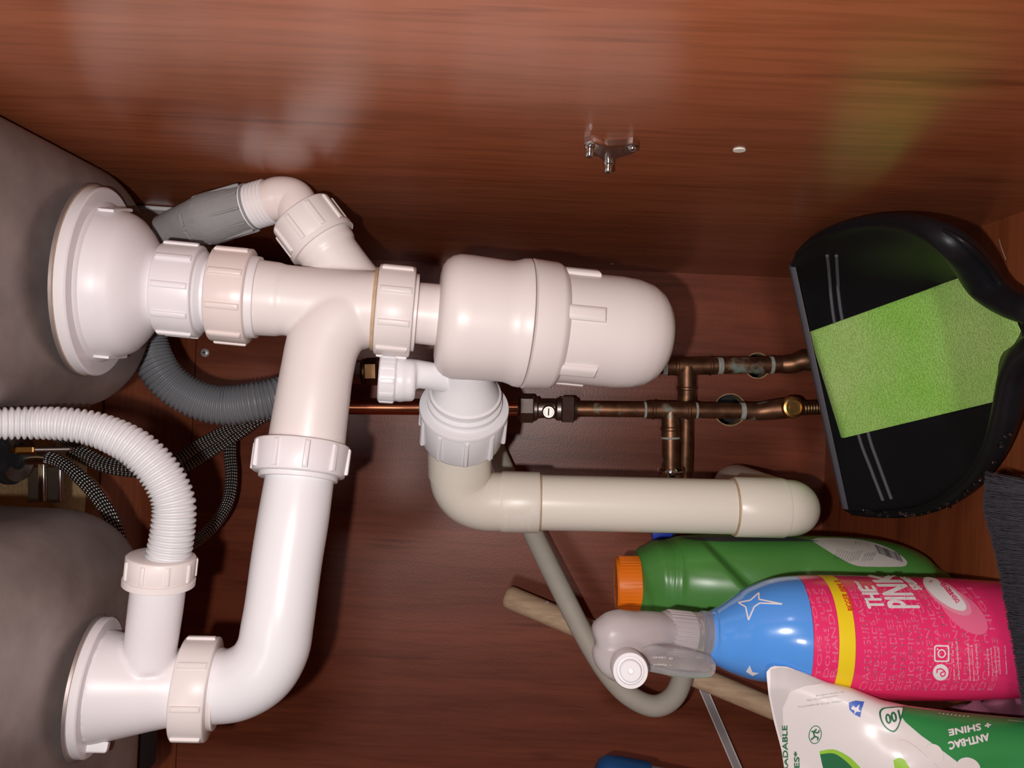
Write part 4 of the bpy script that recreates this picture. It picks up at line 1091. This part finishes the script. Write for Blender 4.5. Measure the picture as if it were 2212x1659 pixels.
nb = len(front); f2 = [(nb+a, nb+d_, nb+c_, nb+b_) for a, b_, c_, d_ in f]
rim = [(i*S_, (i+1)*S_, nb+(i+1)*S_, nb+i*S_) for i in range(NU)]+[(i*S_+NV, (i+1)*S_+NV, nb+(i+1)*S_+NV, nb+i*S_+NV) for i in range(NU)]+[(j, j+1, nb+j+1, nb+j) for j in range(NV)]+[(NU*S_+j, NU*S_+j+1, nb+NU*S_+j+1, nb+NU*S_+j) for j in range(NV)]
g.add(front+back, f+f2+rim)
pk = obj('film_wrap', g, 'film_white', t, angle=75)
S = Surf([pk])
green = catmull([(1951, 1527), (2000, 1534), (2100, 1544), (2212, 1556), (2260, 1562)], 3)+[(2260, 1700), (2130, 1700), (2085, 1659), (2040, 1625), (1990, 1590), (1955, 1560), (1940, 1540)]
decal('green_panel', [green], S, 'leaf_green_print', t, maxlen=12, eps=0.0005, label='green printed front panel')
decal('leaf_print', [catmull([(1770, 1622), (1800, 1618), (1828, 1630), (1850, 1648), (1868, 1675), (1830, 1690), (1790, 1690), (1778, 1655), (1770, 1622)], 3)], S, 'lime_print', t, eps=0.0005)
decal('leaf_print', [catmull([(1772, 1628), (1800, 1626), (1822, 1638), (1840, 1655), (1850, 1672), (1815, 1685), (1788, 1680), (1778, 1655), (1772, 1628)], 3)], S, 'dark_green_print', t, eps=0.0008)
decal('lime_print', [catmull([(1930, 1642), (1945, 1637), (1960, 1648), (1975, 1668), (1950, 1680), (1935, 1665), (1930, 1642)], 3)], S, 'lime_print', t, eps=0.0005)
decal('round_droplet', [ring_poly(2018, 1628, 17, 22, 26, -35)], S, 'film_white', t, eps=0.0009)
decal('round_droplet', [ring_poly(2090, 1655, 26, 20, 26, 20)], S, 'film_white', t, eps=0.0009)
decal('pale_patch', [catmull([(1940, 1600), (1958, 1602), (1990, 1625), (2030, 1662), (2040, 1690), (1990, 1690), (1960, 1650), (1942, 1618), (1940, 1600)], 3)], S, 'film_white', t, eps=0.0008)
decal('heat_seal', [[(1664, 1446), (1682, 1442), (1704, 1444), (1735, 1456), (1782, 1476), (1738, 1482), (1706, 1494), (1690, 1530), (1692, 1600), (1684, 1590), (1672, 1540), (1664, 1500)]], S, 'label_paper', t, eps=0.0005, label='greyish sealed film edge')
bd = catmull([(1915, 1530), (1948, 1529), (1952, 1534), (1946, 1556), (1938, 1576), (1928, 1582), (1912, 1572), (1902, 1556), (1898, 1540), (1904, 1532), (1915, 1530)], 3)
decal('count_badge', [bd], S, 'dark_green_print', t, eps=0.0008)
bi = [(1925+(x-1925)*0.86, 1552+(y-1552)*0.86) for x, y in bd]
decal('count_badge', [bi], S, 'white_print', t, eps=0.0011)
write('badge_number', [('100', 1940, 1538, 196, 19, 31)], S, 'dark_green_print', t, eps=0.0014, bold=1.0)
write('pack_lettering', [('ANTI-BAC', 2133, 1586, 192, 15, 88), ('+ SHINE', 2138, 1562, 190, 13, 92)], S, 'white_print', t, eps=0.0009, bold=0.9, label='white upside-down lettering')
write('edge_lettering', [('BIODEGRADABLE', 1703, 1752, 91, 11, 186), ('WIPES*', 1727, 1708, 91, 11, 86)], S, 'dark_green_print', t, eps=0.0008, bold=0.5)
write('address_print', [('Unilever UK Ltd, Springfield Drive', 1818, 1513, 187, 4, 96), ('Leatherhead KT22 7GR', 1808, 1502, 187, 4, 66), ('For customer careline call', 1822, 1494, 187, 4, 60)], S, 'grey_print', t, eps=0.0006)
decal('round_mark', annulus(1761, 1586, 14, 20, 1.6, 28, 8), S, 'dark_green_print', t, eps=0.0007)
decal('tree_mark', stroke([(1752, 1597), (1760, 1590), (1757, 1580), (1764, 1574)], 3.2)+stroke([(1760, 1590), (1768, 1592), (1766, 1598)], 3)+stroke([(1757, 1580), (1768, 1582), (1770, 1576)], 3)+stroke([(1753, 1578), (1757, 1580)], 3), S, 'dark_green_print', t, eps=0.0007)
decal('blue_mark', [[(1833, 1518), (1848, 1514), (1866, 1517), (1861, 1532), (1858, 1549), (1846, 1543), (1835, 1532)]], S, 'blue_print', t, eps=0.0007)
decal('blue_mark', [[(1842, 1524), (1849, 1528), (1856, 1522), (1854, 1531), (1860, 1537), (1850, 1536), (1845, 1543), (1846, 1534), (1838, 1530), (1846, 1530)]], S, 'white_print', t, eps=0.001)

# ================================================================== MAUVE CLOTH
g = G(); nx, ny = 40, 14; v = []
for i in range(nx+1):
    for j in range(ny+1):
        u, q = i/nx, j/ny
        v.append(P(2035+240*u, 1530-30*u-8*math.sin(PI*u)+56*q, 0.435+0.010*q+0.004*math.sin(9*u+3*q)+0.003*math.sin(23*u-5*q)-0.012*u))
f = [(i*(ny+1)+j, (i+1)*(ny+1)+j, (i+1)*(ny+1)+j+1, i*(ny+1)+j+1) for i in range(nx) for j in range(ny)]
g.add(v, f); o = tag(obj('duster_cloth', g, 'mauve_cloth'), 'mauve cloth squeezed between the wipes pack and the pink bottle', 'cloth')
m = o.modifiers.new('solid', 'SOLIDIFY'); m.thickness = 0.004

# ================================================================== DUSTPAN
t = thing('dustpan', P(1950, 800, 0.55), 'black plastic dustpan with water drops lying against the copper pipes', 'dustpan')
def pan_y(x, y=800):
    s = (x-(1705+(y-575)*0.22))/(2190-1750); k_ = min(1, max(0, (625-y)/140)); return 0.60-0.185*max(-0.1, min(1.15, s))-0.055*k_*k_*(3-2*k_)
outer = catmull([(1708, 574), (1722, 545), (1760, 512), (1815, 487), (1880, 472), (1950, 471), (2010, 481), (2065, 505), (2112, 542), (2150, 588), (2180, 634), (2215, 650), (2235, 700), (2215, 742), (2185, 770), (2178, 830), (2188, 900), (2170, 965), (2130, 1025), (2080, 1070), (2020, 1100), (1960, 1115), (1900, 1117), (1850, 1112), (1826, 1100)], 6)
cx, cy = 1930, 800
# pan floor: loft from outline inwards
def pan_d(x, y, dz=0.030):
    lipd = (x-(1705+(y-575)*0.22))/300; return pan_y(x, y)+dz*min(1, max(0.04, lipd))
loop = outer+[(1826+(1708-1826)*k/14, 1100+(574-1100)*k/14) for k in range(1, 14)]
g = G(); n = len(loop); rings = []
for s_, dz in ((1.0, 0.0), (0.985, 0.006), (0.965, 0.020), (0.93, 0.028), (0.88, 0.030), (0.78, 0.030), (0.66, 0.030), (0.54, 0.030), (0.42, 0.030), (0.3, 0.030), (0.18, 0.030), (0.06, 0.030)):
    rings.append([P(cx+(x-cx)*s_, cy+(y-cy)*s_, pan_d(cx+(x-cx)*s_, cy+(y-cy)*s_, dz)) for x, y in loop])
v = [p for r_ in rings for p in r_]
f = [(i*n+k, i*n+(k+1) % n, (i+1)*n+(k+1) % n, (i+1)*n+k) for i in range(len(rings)-1) for k in range(n)]
f.append(tuple((len(rings)-1)*n+k for k in range(n)))
g.add(v, f)
pan = obj('pan_floor', g, 'black_plastic', t, angle=50)
m = pan.modifiers.new('solid', 'SOLIDIFY'); m.thickness = 0.002
# rolled rim: thick towards the handle
rim_up = [(1722, 548, 5), (1760, 516, 8), (1815, 492, 11), (1880, 478, 14), (1950, 480, 19), (2010, 497, 25), (2060, 528, 32), (2098, 570, 36), (2126, 612, 36), (2158, 642, 32), (2200, 664, 30), (2250, 676, 30), (2330, 690, 30)]
rim_dn = [(1840, 1108, 5), (1890, 1111, 7), (1960, 1108, 10), (2020, 1092, 13), (2072, 1062, 17), (2116, 1020, 20), (2150, 965, 24), (2172, 900, 28), (2182, 850, 29), (2192, 805, 29), (2215, 765, 30), (2260, 740, 30), (2330, 730, 30)]
for pts in (rim_up, rim_dn):
    g = G(); sweep(g, path([(a, b, pan_y(a, b)-0.002, c) for a, b, c in pts], 8), 36); obj('rim', g, 'black_plastic', t)
g = G(); sweep(g, path([(2218, 708, 0.414, 40), (2250, 708, 0.408, 46), (2330, 712, 0.38, 48), (2440, 720, 0.345, 46), (2560, 730, 0.31, 36)], 6), 40); obj('handle', g, 'black_plastic', t)
# rubber lip
g = G(); A0 = P(1706, 572, pan_y(1705, 575)-0.005); A1 = P(1822, 1100, pan_y(1820, 1098)-0.005); B0 = P(1718, 570, pan_y(1705, 575)-0.008); B1 = P(1834, 1102, pan_y(1820, 1098)-0.008)
prism(g, [A0, B0, B1, A1], Vector((0, 0.004, 0))); o = obj('rubber_lip', g, 'lip_rubber', t, smooth=False, label='grey rubber sweeping lip'); bevel(o, 0.0008)
# two raised ribs across the pan
S = Surf([pan])
for pts in ([(1790, 545), (1796, 600), (1806, 690), (1830, 800), (1858, 935), (1885, 1010), (1912, 1080)], [(1810, 545), (1815, 620), (1824, 690), (1850, 800), (1880, 935), (1902, 1000), (1930, 1076)]):
    q = []
    for a, b in catmull(pts, 6):
        h = S.hit(a, b, 0.0026)
        if h: q.append((h, 0.0012))
    g = G(); sweep(g, q, 10); obj('moulded_rib', g, 'lip_rubber', t)
# the sponge cloth in the pan
S2 = Surf([pan]); NXc, NYc = 60, 40
c00, c10, c11, c01 = (1752, 716), (2122, 583), (2222, 850), (1823, 946)
fr = []; bk = []
for i in range(NXc+1):
    for j in range(NYc+1):
        u, q = i/NXc, j/NYc
        x = (c00[0]*(1-u)+c10[0]*u)*(1-q)+(c01[0]*(1-u)+c11[0]*u)*q; y = (c00[1]*(1-u)+c10[1]*u)*(1-q)+(c01[1]*(1-u)+c11[1]*u)*q
        x += 34*u**6*math.sin(PI*q)
        d0 = pan_d(x, y)-0.0072+0.0005*math.sin(3*u+2*q)
        if u in (0, 1) or q in (0, 1): d0 += 0.001
        fr.append(P(x, y, d0)); bk.append(P(x, y, d0)+Vector((0, 0.005, 0)))
g = G(); S_ = NYc+1; nb = len(fr)
f = [(i*S_+j, (i+1)*S_+j, (i+1)*S_+j+1, i*S_+j+1) for i in range(NXc) for j in range(NYc)]
rim = [(i*S_, (i+1)*S_, nb+(i+1)*S_, nb+i*S_) for i in range(NXc)]+[(i*S_+NYc, (i+1)*S_+NYc, nb+(i+1)*S_+NYc, nb+i*S_+NYc) for i in range(NXc)]+[(j, j+1, nb+j+1, nb+j) for j in range(NYc)]+[(NXc*S_+j, NXc*S_+j+1, nb+NXc*S_+j+1, nb+NXc*S_+j) for j in range(NYc)]
g.add(fr+bk, f+[(nb+a, nb+d_, nb+c_, nb+b_) for a, b_, c_, d_ in f]+rim)
tag(obj('sponge_cloth', g, 'green_sponge_cloth', angle=40), 'lime green sponge cloth lying in the black dustpan', 'cloth')
# water drops on the rim
g = G()
for k in range(46):
    u = random.random()
    pts = [(1840, 1108), (1960, 1116), (2040, 1100), (2100, 1058), (2150, 1000), (2185, 930)]
    i = min(4, int(u*5)); s = u*5-i; x = pts[i][0]+(pts[i+1][0]-pts[i][0])*s+random.uniform(-8, 3); y = pts[i][1]+(pts[i+1][1]-pts[i][1])*s+random.uniform(-10, 2)
    c = P(x, y, pan_y(x, y)-0.008); r = random.uniform(0.0006, 0.0017)
    bm = bmesh.new(); bmesh.ops.create_icosphere(bm, subdivisions=1, radius=r); bm.verts.index_update()
    g.add([v_.co+c for v_ in bm.verts], [tuple(v_.index for v_ in f_.verts) for f_ in bm.faces]); bm.free()
o = obj('water_drops', g, 'water', t); o['kind'] = 'stuff'

# ================================================================== BRUSH
t = thing('hand_brush', onfloor(2360, 1280, 0.0), 'dark grey bristled brush standing bristles up beside the pink bottle', 'brush')
def tipx(y):
    pts = [(1030, 2126), (1100, 2122), (1200, 2150), (1290, 2166), (1400, 2186), (1500, 2202), (1560, 2215)]
    for a, b in zip(pts, pts[1:]):
        if y <= b[0]: return a[1]+(b[1]-a[1])*(y-a[0])/(b[0]-a[0])
    return 2215
g = G()
for k in range(9000):
    y = random.uniform(1036, 1540); d = random.uniform(0.375, 0.405)
    xt = tipx(y)+abs(random.gauss(0, 16)); base = P(2330, 1060+(y-1036)*0.93, d*0.995+0.002); tip = P(xt, y+random.gauss(0, 9), d+random.gauss(0, 0.002))
    ax_ = (tip-base).normalized(); s1 = ax_.orthogonal().normalized()*0.00028; s2 = ax_.cross(s1)
    mid = base.lerp(tip, 0.55)+Vector((random.gauss(0, 0.0012), random.gauss(0, 0.001), 0))
    tri = [s1, -s1*0.5+s2*0.87, -s1*0.5-s2*0.87]
    g.add([base+q for q in tri]+[mid+q for q in tri]+[tip+q*0.35 for q in tri], [(a+l, (a+1) % 3+l, (a+1) % 3+l+3, a+l+3) for l in (0, 3) for a in range(3)])
o = obj('bristles', g, 'grey_bristle', t, smooth=False); o['kind'] = 'stuff'
g = G(); A = P(2326, 1050, 0.39); B = P(2326, 1520, 0.39)
box(g, ((A.x+B.x)/2, 0.39, A.z/2), abs(A.x-B.x)+0.01, 0.042, A.z-0.0005)
bevel(obj('brush_head', g, 'black_plastic', t, smooth=False), 0.004)
print('verts', sum(len(o.data.vertices) for o in bpy.data.objects if o.type == 'MESH'))
